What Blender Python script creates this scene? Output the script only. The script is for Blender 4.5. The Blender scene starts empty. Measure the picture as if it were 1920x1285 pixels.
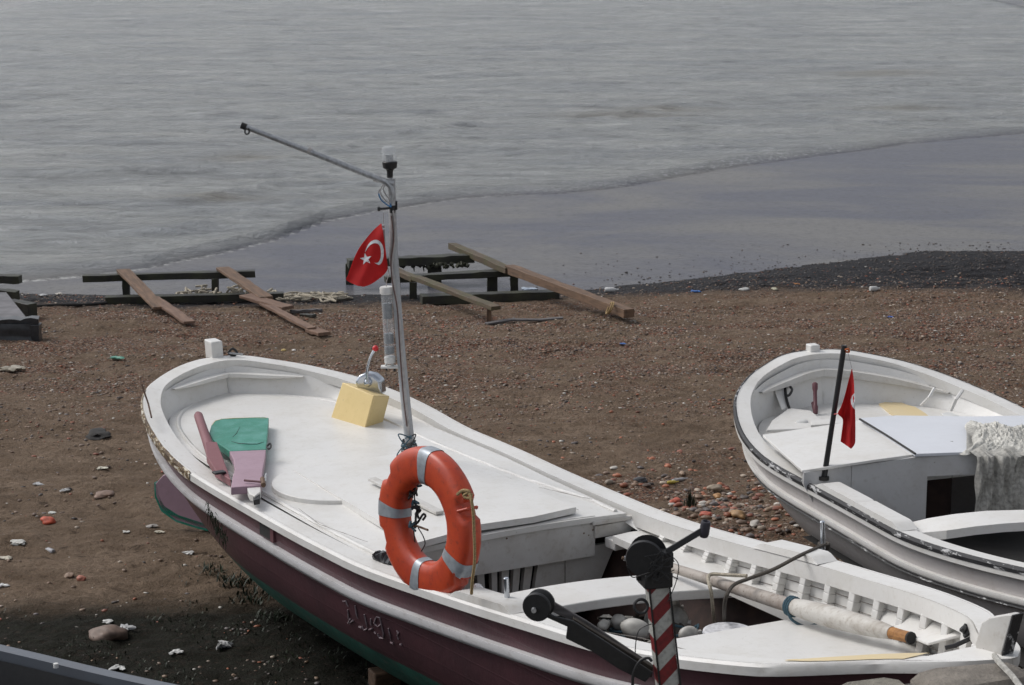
import bpy, math, random
import numpy as np
from mathutils import Vector, Matrix, noise
random.seed(7); rng = np.random.default_rng(7)
S = bpy.context.scene; COL = S.collection
R = math.radians

# ---------------------------------------------------------------- camera
F_PX, PITCH, CH = 4000.0, R(12), 4.338
CP, SP = math.cos(PITCH), math.sin(PITCH)
def raydir(px, py):
    u = -(py-642.5)/F_PX
    return Vector(((px-960)/F_PX, CP+u*SP, -SP+u*CP))
def at(px, py, z):
    d = raydir(px, py); return Vector((0,0,CH)) + d*((z-CH)/d.z)
def atY(px, py, Y):
    d = raydir(px, py); return Vector((0,0,CH)) + d*(Y/d.y)
def atP(px, py, p, n):
    d = raydir(px, py); o = Vector((0,0,CH)); return o + d*((Vector(p)-o).dot(n)/d.dot(n))
cam = bpy.data.cameras.new('camera'); camo = bpy.data.objects.new('camera', cam); COL.objects.link(camo)
camo.location = (0,0,CH); camo.rotation_euler = (R(90)-PITCH, 0, 0)
cam.sensor_width = 36; cam.lens = 75; cam.clip_end = 6000
cam.dof.use_dof = True; cam.dof.focus_distance = 11.5; cam.dof.aperture_fstop = 13
S.camera = camo

# ---------------------------------------------------------------- light
W = bpy.data.worlds.new('World'); S.world = W; W.use_nodes = True
nt = W.node_tree; bg = nt.nodes['Background']; bg.inputs[1].default_value = 0.138
sky = nt.nodes.new('ShaderNodeTexSky'); sky.sky_type = 'NISHITA'; sky.sun_disc = False
sky.sun_elevation = R(48); sky.sun_rotation = R(-68); sky.dust_density = 3.0; sky.air_density = 1.0
tn = nt.nodes.new('ShaderNodeMix'); tn.data_type = 'RGBA'; tn.blend_type = 'MULTIPLY'; tn.inputs[0].default_value = 1; tn.inputs[7].default_value = (.985,1.0,1.035,1)
hs = nt.nodes.new('ShaderNodeHueSaturation'); hs.inputs['Saturation'].default_value = 0.22
nt.links.new(sky.outputs[0], hs.inputs['Color']); nt.links.new(hs.outputs[0], tn.inputs[6]); nt.links.new(tn.outputs[2], bg.inputs[0])
sl = bpy.data.lights.new('sun', 'SUN'); sl.energy = 1.45; sl.angle = R(28); sl.color = (1, .96, .91)
so = bpy.data.objects.new('sun', sl); COL.objects.link(so)
az, el = R(-68), R(48)
sd = Vector((math.sin(az)*math.cos(el), math.cos(az)*math.cos(el), math.sin(el)))
so.rotation_euler = (-sd).to_track_quat('-Z', 'Y').to_euler()
S.view_settings.view_transform = 'Standard'; S.view_settings.look = 'None'
S.view_settings.exposure = 0.03; S.view_settings.gamma = 1

# ---------------------------------------------------------------- materials
MATS = {}
def newmat(name):
    m = bpy.data.materials.new(name); m.use_nodes = True; MATS[name] = m
    return m, m.node_tree, m.node_tree.nodes['Principled BSDF']
def N(t, ty, **k):
    n = t.nodes.new(ty)
    for a, b in k.items():
        if a.startswith('i_'):
            key = a[2:].replace('_', ' ')
            n.inputs[key].default_value = b
        else: setattr(n, a, b)
    return n
def noise_n(t, vec, scale, detail=4, rough=.55, dist=0):
    n = N(t, 'ShaderNodeTexNoise'); n.inputs['Scale'].default_value = scale
    n.inputs['Detail'].default_value = detail; n.inputs['Roughness'].default_value = rough; n.inputs['Distortion'].default_value = dist
    if vec is not None: t.links.new(vec, n.inputs['Vector'])
    return n.outputs['Fac']
def ramp(t, fac, a, b, ca=(0,0,0,1), cb=(1,1,1,1)):
    n = N(t, 'ShaderNodeValToRGB'); t.links.new(fac, n.inputs[0])
    e = n.color_ramp.elements; e[0].position = a; e[1].position = b; e[0].color = ca; e[1].color = cb
    return n.outputs[0]
def mix(t, fac, a, b, mode='MIX'):
    n = N(t, 'ShaderNodeMix', data_type='RGBA', blend_type=mode)
    for v, s in ((fac, 0), (a, 6), (b, 7)):
        if isinstance(v, (int, float)): n.inputs[s].default_value = v
        elif isinstance(v, tuple): n.inputs[s].default_value = (*v[:3], 1)
        else: t.links.new(v, n.inputs[s])
    return n.outputs[2]
def math_n(t, op, a, b=0.0, clamp=False):
    n = N(t, 'ShaderNodeMath', operation=op, use_clamp=clamp)
    for v, s in ((a, 0), (b, 1)):
        if isinstance(v, (int, float)): n.inputs[s].default_value = v
        else: t.links.new(v, n.inputs[s])
    return n.outputs[0]
def bump(t, bs, h, strength=.3, dist=.01, prev=None):
    n = N(t, 'ShaderNodeBump'); n.inputs['Strength'].default_value = strength; n.inputs['Distance'].default_value = dist
    t.links.new(h, n.inputs['Height'])
    if prev is not None: t.links.new(prev, n.inputs['Normal'])
    if bs is not None: t.links.new(n.outputs[0], bs.inputs['Normal'])
    return n.outputs[0]
def coords(t, scale=(1,1,1), kind='Object'):
    c = N(t, 'ShaderNodeTexCoord'); m = N(t, 'ShaderNodeMapping'); m.inputs['Scale'].default_value = scale
    t.links.new(c.outputs[kind], m.inputs[0]); return m.outputs[0]
def paint(name, col, rough=.42, dirt=.35, dirtcol=(.32,.27,.2), chips=0.0, chipcol=(.12,.08,.05), scale=1.0, streak=(1,1,1), bmp=.25):
    m, t, b = newmat(name); v = coords(t, streak)
    n1 = noise_n(t, v, 3.5*scale, 6, .65); n2 = noise_n(t, v, 28*scale, 5, .6)
    c = mix(t, math_n(t, 'MULTIPLY', ramp(t, n1, .45, .78), dirt), col, dirtcol)
    c = mix(t, math_n(t, 'MULTIPLY', ramp(t, n2, .55, .8), dirt*.8), c, dirtcol)
    tone = noise_n(t, v, 1.3*scale, 2)
    c = mix(t, .5, c, ramp(t, tone, .3, .7, (.86,.86,.86,1), (1,1,1,1)), 'MULTIPLY')
    sp = ramp(t, noise_n(t, v, 75*scale, 3, .6), .70, .74); c = mix(t, math_n(t, 'MULTIPLY', sp, min(1, dirt*1.6)), c, (.20,.17,.14))
    if chips > 0:
        n3 = noise_n(t, v, 19*scale, 6, .7); k = ramp(t, n3, .74-chips*.2, .76-chips*.2)
        c = mix(t, k, c, chipcol)
    t.links.new(c, b.inputs['Base Color'])
    b.inputs['Roughness'].default_value = rough; b.inputs['Specular IOR Level'].default_value = .4
    r = math_n(t, 'ADD', math_n(t, 'MULTIPLY', n1, .3), rough-.15); t.links.new(r, b.inputs['Roughness'])
    h = math_n(t, 'ADD', n2, math_n(t, 'MULTIPLY', n1, 2.0)); bump(t, b, h, bmp, .004)
    return m
def plain(name, col, rough=.5, metal=0., nscale=40, var=.25, bmp=.15):
    m, t, b = newmat(name); v = coords(t); n = noise_n(t, v, nscale, 4)
    dk = tuple(x*(1-var) for x in col); lt = tuple(min(1, x*(1+var)) for x in col)
    t.links.new(ramp(t, n, .3, .7, (*dk,1), (*lt,1)), b.inputs['Base Color'])
    b.inputs['Roughness'].default_value = rough; b.inputs['Metallic'].default_value = metal
    bump(t, b, n, bmp, .003); return m
def wood(name, col, dark, rough=.75, moss=0.):
    m, t, b = newmat(name); v = coords(t, (2.2, 26, 26)); v2 = coords(t)
    n = noise_n(t, v, 1.6, 6, .65, .6); n2 = noise_n(t, v2, 7, 5)
    c = mix(t, ramp(t, n, .32, .68), dark, col)
    c = mix(t, math_n(t, 'MULTIPLY', ramp(t, n2, .45, .75), .55), c, dark)
    if moss: c = mix(t, math_n(t, 'MULTIPLY', ramp(t, noise_n(t, v2, 5, 4), .4, .6), moss), c, (.07,.075,.025))
    t.links.new(c, b.inputs['Base Color']); b.inputs['Roughness'].default_value = rough
    bump(t, b, math_n(t, 'ADD', n, n2), .7, .006); return m

WHITE = paint('white_paint', (.71,.70,.675), .36, .30, (.44,.40,.32), 0.07, (.30,.25,.19))
WRAIL = paint('white_rail_paint', (.71,.70,.675), .4, .32, (.40,.36,.29), .16, (.16,.10,.06), streak=(.7,1.2,1.2))
WOLD = paint('weathered_white_paint', (.60,.59,.565), .5, .55, (.33,.28,.22), .16, (.16,.10,.07))
WGREY = paint('grey_white_paint', (.55,.55,.55), .5, .4, (.3,.27,.23), .12, (.10,.08,.07))
WSTRK = paint('grimy_white_paint', (.56,.555,.56), .45, .5, (.2,.17,.14), .14, (.06,.05,.05), streak=(.5,1.5,1.5))
WBLUE = paint('bluish_white_paint', (.64,.66,.70), .45, .15, (.5,.5,.5))
YELLOW = paint('ochre_yellow_paint', (.74,.57,.27), .45, .25, (.5,.36,.13))
YPALE = paint('pale_ochre_stain', (.69,.56,.33), .5, .3, (.6,.55,.45))
PURPLE = paint('mauve_paint', (.38,.255,.31), .5, .45, (.27,.18,.21), .05, (.15,.09,.10))
MAROON = paint('maroon_paint', (.13,.05,.06), .5, .4, (.09,.05,.05), .04, (.2,.1,.07))
GREEN = paint('green_paint', (.012,.21,.14), .4, .95, (.13,.36,.31), .14, (.35,.32,.14), scale=3.2)
DARK = plain('blackened_timber', (.018,.017,.016), .8)
BLACK = plain('black_metal_and_shade', (.012,.012,.013), .5, 0, 60)
BRWN = plain('bilge_brown', (.035,.018,.014), .75, 0, 12, .5)
REDB = plain('red_lead_paint', (.13,.028,.02), .7, 0, 15, .5)
CHROME = plain('chrome', (.55,.58,.62), .22, 1., 8, .1, .02)
GALV = plain('galvanised_steel', (.42,.43,.44), .45, .7, 50, .3)
ALU = paint('grey_painted_tube', (.42,.43,.44), .45, .5, (.2,.19,.18), .1, (.12,.10,.09), scale=2)
RED = plain('red_plastic', (.55,.02,.025), .35, 0, 10, .1)
ORANGE_M = None
ROPE = plain('pale_rope', (.36,.32,.25), .9, 0, 150, .4, .6)
ROPED = plain('dark_rope', (.07,.06,.05), .9, 0, 150, .4, .6)
ROPEY = plain('tan_rope', (.30,.21,.10), .9, 0, 150, .4, .6)
BLUER = plain('blue_cord', (.05,.16,.33), .7, 0, 90, .3)
TEAL = plain('teal_cord', (.05,.10,.13), .8, 0, 90, .3)
FLOAT = plain('white_float_plastic', (.62,.62,.60), .4, 0, 14, .15)
TIM = wood('bare_timber', (.21,.125,.075), (.08,.05,.032))
TIMG = wood('mossy_timber', (.14,.095,.06), (.045,.033,.022), moss=.5)
TIMR = wood('reddish_board', (.22,.135,.09), (.11,.062,.042))
TIMD = wood('black_wet_timber', (.028,.026,.020), (.010,.010,.009), .55, moss=.3)
TIMGR = wood('grey_driftwood', (.13,.12,.12), (.06,.055,.055))
TIMY = wood('orange_wood', (.42,.20,.06), (.2,.09,.03))
CABLE = plain('white_cable', (.40,.38,.37), .6, 0, 30, .2)
CABLEB = plain('brown_cable', (.12,.07,.06), .6, 0, 30, .2)
SACK = plain('pale_sacking', (.36,.35,.32), .95, 0, 45, .35, 1.)
SACKB = plain('white_sacking', (.50,.49,.45), .95, 0, 45, .3, 1.)
BLKPL = plain('black_plastic_sheet', (.03,.032,.035), .35, 0, 20, .3)
TARP = plain('dirty_grey_board', (.13,.125,.13), .6, 0, 6, .4)
GREYB = paint('grey_blue_paint', (.125,.138,.158), .32, .5, (.12,.12,.13), .04, (.05,.05,.05))

def mat_hull_maroon():
    m, t, b = newmat('maroon_and_green_hull_paint'); v = coords(t); g = N(t, 'ShaderNodeNewGeometry')
    sep = N(t, 'ShaderNodeSeparateXYZ'); t.links.new(g.outputs['Position'], sep.inputs[0])
    at_ = N(t, 'ShaderNodeAttribute', attribute_name='wl')
    n1 = noise_n(t, v, 3, 6, .65); n2 = noise_n(t, v, 24, 5, .6)
    mar = mix(t, ramp(t, n1, .4, .7), (.090,.038,.046), (.060,.030,.036))
    gr = mix(t, ramp(t, n1, .4, .65), (.035,.15,.115), (.018,.075,.062))
    gr = mix(t, ramp(t, n2, .55, .7), gr, (.10,.12,.10))
    k = ramp(t, math_n(t, 'ADD', at_.outputs['Fac'], math_n(t, 'MULTIPLY', n2, .012)), .5, .506)
    c = mix(t, k, gr, mar); t.links.new(c, b.inputs['Base Color'])
    fr = math_n(t, 'FRACT', math_n(t, 'MULTIPLY', at_.outputs['Fac'], 8.5)); pl_ = ramp(t, math_n(t, 'ABSOLUTE', math_n(t, 'SUBTRACT', fr, .5)), .015, .05)
    sc = ramp(t, noise_n(t, coords(t, (.6, 7, 7)), 9, 6, .75), .66, .70); t.links.new(mix(t, math_n(t, 'MULTIPLY', sc, .45), c, (.16,.12,.12)), b.inputs['Base Color'])
    b.inputs['Roughness'].default_value = .42; bump(t, b, math_n(t, 'ADD', math_n(t, 'ADD', n2, n1), math_n(t, 'MULTIPLY', pl_, .5)), .4, .005); return m
HULLM = mat_hull_maroon()
HULLW = paint('dusty_white_hull_paint', (.50,.475,.465), .5, .4, (.3,.25,.22), .03, (.1,.08,.07))

def mat_edge_black():   # white rail with a broken black tarred edge
    m, t, b = newmat('tarred_rail_edge'); v = coords(t, (1.0, 3, 3)); n = noise_n(t, v, 9, 5, .7); n2 = noise_n(t, coords(t), 30, 4)
    c = mix(t, ramp(t, n, .57, .62), (.014,.014,.016), (.42,.42,.42))
    t.links.new(c, b.inputs['Base Color']); b.inputs['Roughness'].default_value = .6; bump(t, b, n, 1, .006); return m
TARRED = mat_edge_black()
def mat_chipped():   # rust-brown peeling edge
    m, t, b = newmat('peeling_brown_edge'); v = coords(t, (1.0, 2, 2)); n = noise_n(t, v, 16, 6, .75)
    c = mix(t, ramp(t, n, .47, .53), (.07,.042,.022), mix(t, ramp(t, n, .53, .58), (.26,.18,.08), (.6,.57,.5)))
    t.links.new(c, b.inputs['Base Color']); b.inputs['Roughness'].default_value = .7; bump(t, b, n, 1, .008); return m
PEEL = mat_chipped()
def mat_buoy():
    m, t, b = newmat('orange_buoy_plastic'); v = coords(t); n = noise_n(t, v, 7, 6, .7); n2 = noise_n(t, v, 30, 5, .7)
    c = mix(t, ramp(t, n, .35, .7), (.52,.068,.022), (.38,.042,.020))
    c = mix(t, math_n(t, 'MULTIPLY', ramp(t, n2, .55, .68), .6), c, (.20,.04,.025))
    t.links.new(c, b.inputs['Base Color']); b.inputs['Roughness'].default_value = .38; bump(t, b, n2, .2, .003); return m
BUOY = mat_buoy()
TAPE = plain('silver_reflective_tape', (.33,.36,.39), .4, .25, 25, .2)
def mat_flag():
    m, t, b = newmat('red_flag_cloth'); v = coords(t); n = noise_n(t, v, 14, 3)
    t.links.new(ramp(t, n, .3, .7, (.50,.012,.014,1), (.60,.02,.02,1)), b.inputs['Base Color']); b.inputs['Roughness'].default_value = .8
    b.inputs['Transmission Weight'].default_value = 0
    tr = N(t, 'ShaderNodeBsdfTranslucent'); tr.inputs[0].default_value = (.6,.02,.02,1); mx = N(t, 'ShaderNodeMixShader'); mx.inputs[0].default_value = .3
    t.links.new(b.outputs[0], mx.inputs[1]); t.links.new(tr.outputs[0], mx.inputs[2]); t.links.new(mx.outputs[0], t.nodes['Material Output'].inputs[0]); return m
FLAG = mat_flag()
CLOTHW = plain('white_cloth', (.62,.62,.64), .8)
def mat_clear():
    m, t, b = newmat('clear_plastic'); b.inputs['Base Color'].default_value = (.75,.78,.8,1); b.inputs['Roughness'].default_value = .12
    b.inputs['IOR'].default_value = 1.15; b.inputs['Alpha'].default_value = .24; return m
CLEAR = mat_clear()
def mat_stripe():
    m, t, b = newmat('red_white_warning_stripes'); c = N(t, 'ShaderNodeTexCoord'); s = N(t, 'ShaderNodeSeparateXYZ'); t.links.new(c.outputs['Object'], s.inputs[0])
    xy = math_n(t, 'ADD', math_n(t, 'MULTIPLY', s.outputs[0], -.95), math_n(t, 'MULTIPLY', s.outputs[1], -.3))
    f = math_n(t, 'FRACT', math_n(t, 'ADD', math_n(t, 'DIVIDE', math_n(t, 'ADD', s.outputs[2], xy), .128), 10.28))
    n = noise_n(t, c.outputs['Object'], 60, 4)
    cc = mix(t, ramp(t, f, .495, .505), mix(t, ramp(t, n, .4, .75), (.19,.012,.015), (.09,.01,.012)), mix(t, ramp(t, n, .45, .8), (.42,.42,.39), (.22,.22,.2)))
    t.links.new(cc, b.inputs['Base Color']); b.inputs['Roughness'].default_value = .45; return m
STRIPE = mat_stripe()
def mat_vcol(name, rough=.7):
    m, t, b = newmat(name); a = N(t, 'ShaderNodeAttribute', attribute_name='tint'); n = noise_n(t, coords(t), 60, 4)
    c = mix(t, .6, a.outputs['Color'], ramp(t, n, .3, .7, (.6,.6,.6,1), (1.1,1.1,1.1,1)), 'MULTIPLY')
    t.links.new(c, b.inputs['Base Color']); b.inputs['Roughness'].default_value = rough; return m
STONES = mat_vcol('mixed_pebbles', .55)
def mat_leaf():
    m, t, b = newmat('weed_leaves'); n = noise_n(t, coords(t), 6, 3)
    t.links.new(ramp(t, n, .3, .7, (.007,.012,.005,1), (.024,.036,.013,1)), b.inputs['Base Color']); b.inputs['Roughness'].default_value = .6; return m
LEAF = mat_leaf()
def mat_stone():
    m, t, b = newmat('quay_stone'); v = coords(t); n = noise_n(t, v, 5, 7, .65); n2 = noise_n(t, v, 40, 6, .7); a = N(t, 'ShaderNodeAttribute', attribute_name='tint')
    c = mix(t, ramp(t, n, .35, .65), (.15,.14,.125), (.25,.235,.21)); c = mix(t, .7, c, a.outputs['Color'], 'MULTIPLY')
    c = mix(t, ramp(t, n2, .5, .8), c, (.10,.09,.08)); t.links.new(c, b.inputs['Base Color']); b.inputs['Roughness'].default_value = .85
    bump(t, b, math_n(t, 'ADD', n, math_n(t, 'MULTIPLY', n2, .5)), .8, .02); return m
QSTONE = mat_stone()

# ---------------------------------------------------------------- mesh helpers
class MB:
    def __init__(s): s.v = []; s.f = []; s.mi = []; s.m = []
    def mat(s, m):
        if m not in s.m: s.m.append(m)
        return s.m.index(m)
    def add(s, vs, fs, m):
        k = len(s.v); i = s.mat(m); s.v += [Vector(v) for v in vs]; s.f += [tuple(a+k for a in f) for f in fs]; s.mi += [i]*len(fs)
    def box(s, c, size, m, rot=None):
        rot = rot or Matrix.Identity(3); a = [x/2 for x in size]
        vs = [Vector(c)+rot@Vector((x*a[0], y*a[1], z*a[2])) for x in (-1,1) for y in (-1,1) for z in (-1,1)]
        s.add(vs, [(0,1,3,2),(4,6,7,5),(0,4,5,1),(2,3,7,6),(0,2,6,4),(1,5,7,3)], m)
    def beam(s, p0, p1, w, h, m, up=(0,0,1), seg=1, jit=0):
        p0 = Vector(p0); p1 = Vector(p1); d = (p1-p0).normalized(); up = (1,0,0) if abs(d.z) > .98 and tuple(up) == (0,0,1) else up; sd_ = d.cross(Vector(up)).normalized(); u = sd_.cross(d)
        vs = []
        for i in range(seg+1):
            p = p0.lerp(p1, i/seg)
            for a, b in ((-1,-1),(1,-1),(1,1),(-1,1)):
                vs.append(p+sd_*(a*w/2)+u*(b*h/2) + (Vector((random.uniform(-1,1), random.uniform(-1,1), random.uniform(-1,1)))*jit if jit else Vector()))
        fs = [(3,2,1,0), tuple(seg*4+k for k in range(4))]
        for i in range(seg):
            for k in range(4): fs.append((i*4+k, i*4+(k+1)%4, (i+1)*4+(k+1)%4, (i+1)*4+k))
        s.add(vs, fs, m)
    def tube(s, pts, r, m, n=8, cap=True):
        pts = [Vector(p) for p in pts]; rs = r if isinstance(r, (list, tuple)) else [r]*len(pts)
        vs = []; prev = None
        for i, p in enumerate(pts):
            d = (pts[min(i+1, len(pts)-1)]-pts[max(i-1, 0)]).normalized()
            if prev is None:
                a = d.orthogonal().normalized()
            else: a = (prev - d*prev.dot(d)).normalized()
            prev = a; b = d.cross(a)
            for k in range(n):
                t = 2*math.pi*k/n; vs.append(p+(a*math.cos(t)+b*math.sin(t))*rs[i])
        fs = [(i*n+k, i*n+(k+1)%n, (i+1)*n+(k+1)%n, (i+1)*n+k) for i in range(len(pts)-1) for k in range(n)]
        if cap: fs += [tuple(reversed(range(n))), tuple((len(pts)-1)*n+k for k in range(n))]
        s.add(vs, fs, m)
    def prism(s, poly, off, m):          # polygon (3D points) extruded by a vector, faces on both sides
        n = len(poly); off = Vector(off); vs = [Vector(p) for p in poly]+[Vector(p)+off for p in poly]
        s.add(vs, [tuple(range(n)), tuple(reversed(range(n, 2*n)))]+[(i, n+i, n+(i+1)%n, (i+1)%n) for i in range(n)], m)
    def grid(s, rows, m, closed=False):
        nr = len(rows); nc = len(rows[0]); vs = [p for r in rows for p in r]
        fs = [(i*nc+k, i*nc+(k+1)%nc, (i+1)*nc+(k+1)%nc, (i+1)*nc+k) for i in range(nr-1) for k in range(nc if closed else nc-1)]
        s.add(vs, fs, m)
    def blob(s, c, r, m, sub=2, jit=.15, seed=0, sc=(1,1,1), rot=None, freq=1.3):
        vs, fs = ico(sub); c = Vector(c); rot = rot or Matrix.Identity(3); out = []
        for v in vs:
            k = 1+jit*noise.noise(Vector(v)*freq+Vector((seed*3.1, seed*1.7, 0)))*2
            out.append(c+rot@Vector((v[0]*sc[0]*r*k, v[1]*sc[1]*r*k, v[2]*sc[2]*r*k)))
        s.add(out, fs, m)
    def lathe(s, p0, axis, prof, m, n=20):   # prof: (distance along axis, radius)
        ax = Vector(axis).normalized(); a1 = ax.orthogonal().normalized(); b1 = ax.cross(a1); p0 = Vector(p0)
        vs = [p0+ax*d+(a1*math.cos(2*math.pi*k/n)+b1*math.sin(2*math.pi*k/n))*max(r, 1e-4) for d, r in prof for k in range(n)]
        fs = [(i*n+k, i*n+(k+1)%n, (i+1)*n+(k+1)%n, (i+1)*n+k) for i in range(len(prof)-1) for k in range(n)]
        if prof[0][1] > 1e-3: fs.append(tuple(reversed(range(n))))
        if prof[-1][1] > 1e-3: fs.append(tuple((len(prof)-1)*n+k for k in range(n)))
        s.add(vs, fs, m)
    def build(s, name, parent=None, rot=None, smooth=35, bevel=0, origin=None, bseg=2):
        cs = s.v; lo = Vector([min(v[i] for v in cs) for i in range(3)]); hi = Vector([max(v[i] for v in cs) for i in range(3)])
        c = Vector(origin) if origin is not None else (Vector(((lo.x+hi.x)/2, (lo.y+hi.y)/2, lo.z if parent is None else (lo.z+hi.z)/2)))
        PW = WM.get(parent.name, Matrix.Identity(4)) if parent else Matrix.Identity(4)
        RW = (rot.to_4x4() if rot else Matrix.LocRotScale(None, PW.to_quaternion(), None)); MWm = Matrix.Translation(c) @ RW
        inv = MWm.inverted(); me = bpy.data.meshes.new(name); me.from_pydata([inv@v for v in s.v], [], s.f)
        for m in s.m: me.materials.append(m)
        me.polygons.foreach_set('material_index', s.mi); me.update()
        if smooth:
            me.polygons.foreach_set('use_smooth', [True]*len(me.polygons)); me.set_sharp_from_angle(angle=R(smooth))
        o = bpy.data.objects.new(name, me); COL.objects.link(o)
        if parent: o.parent = parent; o.matrix_local = PW.inverted() @ MWm
        else: o.matrix_world = MWm
        WM[o.name] = MWm
        if bevel:
            b = o.modifiers.new('bevel', 'BEVEL'); b.width = bevel; b.segments = bseg; b.limit_method = 'ANGLE'; b.angle_limit = R(40)
        return o
WM = {}
_ico = {}
def ico(sub):
    if sub not in _ico:
        import bmesh
        bm = bmesh.new(); bmesh.ops.create_icosphere(bm, subdivisions=sub, radius=1)
        _ico[sub] = ([tuple(v.co) for v in bm.verts], [tuple(v.index for v in f.verts) for f in bm.faces]); bm.free()
    return _ico[sub]
def tag(o, label=None, cat=None, group=None, kind=None):
    if label: o['label'] = label
    if cat: o['category'] = cat
    if group: o['group'] = group
    if kind: o['kind'] = kind
    return o
def empty(name, loc, rz=0):
    o = bpy.data.objects.new(name, None); COL.objects.link(o); o.empty_display_size = .1
    M = Matrix.Translation(Vector(loc)) @ Matrix.Rotation(rz, 4, 'Z'); o.matrix_world = M; WM[o.name] = M; return o
def one(fn, *a, **k):
    m = MB(); fn(m, *a, **k); return m
def smooth_path(pts, n=8):
    P = [Vector(p) for p in pts]; out = []
    for i in range(len(P)-1):
        a = P[max(i-1,0)]; b = P[i]; c = P[i+1]; d = P[min(i+2, len(P)-1)]
        for k in range(n):
            t = k/n; out.append(.5*((2*b)+(c-a)*t+(2*a-5*b+4*c-d)*t*t+(3*b-a-3*c+d)*t**3))
    out.append(P[-1]); return out
def pchip(x, xs, ys):
    xs = np.asarray(xs, float); ys = np.asarray(ys, float); h = np.diff(xs); dl = np.diff(ys)/h; d = np.zeros(len(xs))
    for i in range(1, len(xs)-1):
        if dl[i-1]*dl[i] > 0:
            w1 = 2*h[i]+h[i-1]; w2 = h[i]+2*h[i-1]; d[i] = (w1+w2)/(w1/dl[i-1]+w2/dl[i])
    d[0] = dl[0]; d[-1] = dl[-1]
    i = int(np.clip(np.searchsorted(xs, x)-1, 0, len(xs)-2)); t = (x-xs[i])/h[i]
    return float((1+2*t)*(1-t)**2*ys[i]+t*(1-t)**2*h[i]*d[i]+t*t*(3-2*t)*ys[i+1]+t*t*(t-1)*h[i]*d[i+1])
def interp_s(x, xs, ys): return float(np.interp(x, xs, ys))

# ---------------------------------------------------------------- terrain functions
SEA = -0.25
SHORE = [at(x, y, SEA) for x, y in ((-400,556),(0,548),(150,553),(400,556),(650,554),(800,552),(1000,549),(1100,543),(1250,529),(1450,506),(1600,488),(1750,472),(1920,474),(2300,470))]
FRONT = [at(x, y, SEA) for x, y in ((-400,545),(0,533),(150,520),(260,508),(400,480),(520,450),(600,420),(700,398),(820,380),(900,370),(1050,366),(1180,350),(1300,328),(1400,312),(1550,292),(1700,272),(1800,262),(1920,252),(2300,225))]
def ysh(X): return np.interp(X, [p.x for p in SHORE], [p.y for p in SHORE])
def yfr(X): return np.interp(X, [p.x for p in FRONT], [p.y for p in FRONT])
# ---- ground sheet
def axis(fine0, fine1, step, far):
    a = list(np.arange(fine0, fine1, step)); s = step; x = a[-1]
    while x < far: s *= 1.35; x += s; a.append(x)
    s = step; x = a[0]; pre = []
    while x > -far: s *= 1.35; x -= s; pre.append(x)
    return np.array(pre[::-1]+a)
GX = axis(-6.5, 8.0, .042, 3000); GY = axis(9.5, 28.5, .042, 3000)
def relief(x, y):
    v = Vector((x*1.1, y*1.5, 0)); h = .034*noise.noise(v*.55) + .028*noise.noise(v*1.9+Vector((5,2,1)))
    r = abs(noise.noise(Vector((x*2.1, y*4.6, 3)))); h += .030*(1-min(1, r*3.2))*(.5+noise.noise(v*.8)) + .020*noise.noise(v*6.5)+.010*noise.noise(v*16)
    return h
XX, YY = np.meshgrid(GX, GY); DS = ysh(XX)-YY
Z0 = np.where(DS > 0, -.25*np.exp(-np.clip(DS,0,50)/2.4), -.25+np.clip(DS, -40, 0)*.1)
HH = np.zeros_like(XX)
for j, y in enumerate(GY):
    if 9 < y < 29:
        for i, x in enumerate(GX):
            if -7 < x < 8.5: HH[j,i] = relief(x, y)
fade = np.clip(DS/1.5, .25, 1); GZ = Z0+HH*fade
def gz(x, y):
    i = int(np.clip(np.searchsorted(GX, x)-1, 0, len(GX)-2)); j = int(np.clip(np.searchsorted(GY, y)-1, 0, len(GY)-2))
    a = (x-GX[i])/(GX[i+1]-GX[i]); b = (y-GY[j])/(GY[j+1]-GY[j])
    return float((GZ[j,i]*(1-a)+GZ[j,i+1]*a)*(1-b)+(GZ[j+1,i]*(1-a)+GZ[j+1,i+1]*a)*b)
def on(px, py, dz=0.):
    z = 0.
    for _ in range(6): p = at(px, py, z); z = gz(p.x, p.y)
    p = at(px, py, z); return Vector((p.x, p.y, z+dz))
def grid_obj(name, X, Y, Z, mat, attrs):
    ny, nx = X.shape; me = bpy.data.meshes.new(name); co = np.stack([X, Y, Z], -1).reshape(-1, 3)
    idx = np.arange(nx*ny).reshape(ny, nx); q = np.stack([idx[:-1,:-1], idx[:-1,1:], idx[1:,1:], idx[1:,:-1]], -1).reshape(-1, 4)
    me.vertices.add(len(co)); me.vertices.foreach_set('co', co.ravel().astype(np.float32)); me.loops.add(q.size); me.loops.foreach_set('vertex_index', q.ravel().astype(np.int32))
    me.polygons.add(len(q)); me.polygons.foreach_set('loop_start', (np.arange(len(q))*4).astype(np.int32)); me.update(calc_edges=True)
    me.polygons.foreach_set('use_smooth', np.ones(len(q), bool))
    for k, v in attrs.items():
        a = me.attributes.new(k, 'FLOAT', 'POINT'); a.data.foreach_set('value', v.ravel().astype(np.float32))
    me.materials.append(mat); o = bpy.data.objects.new(name, me); COL.objects.link(o); return o

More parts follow.
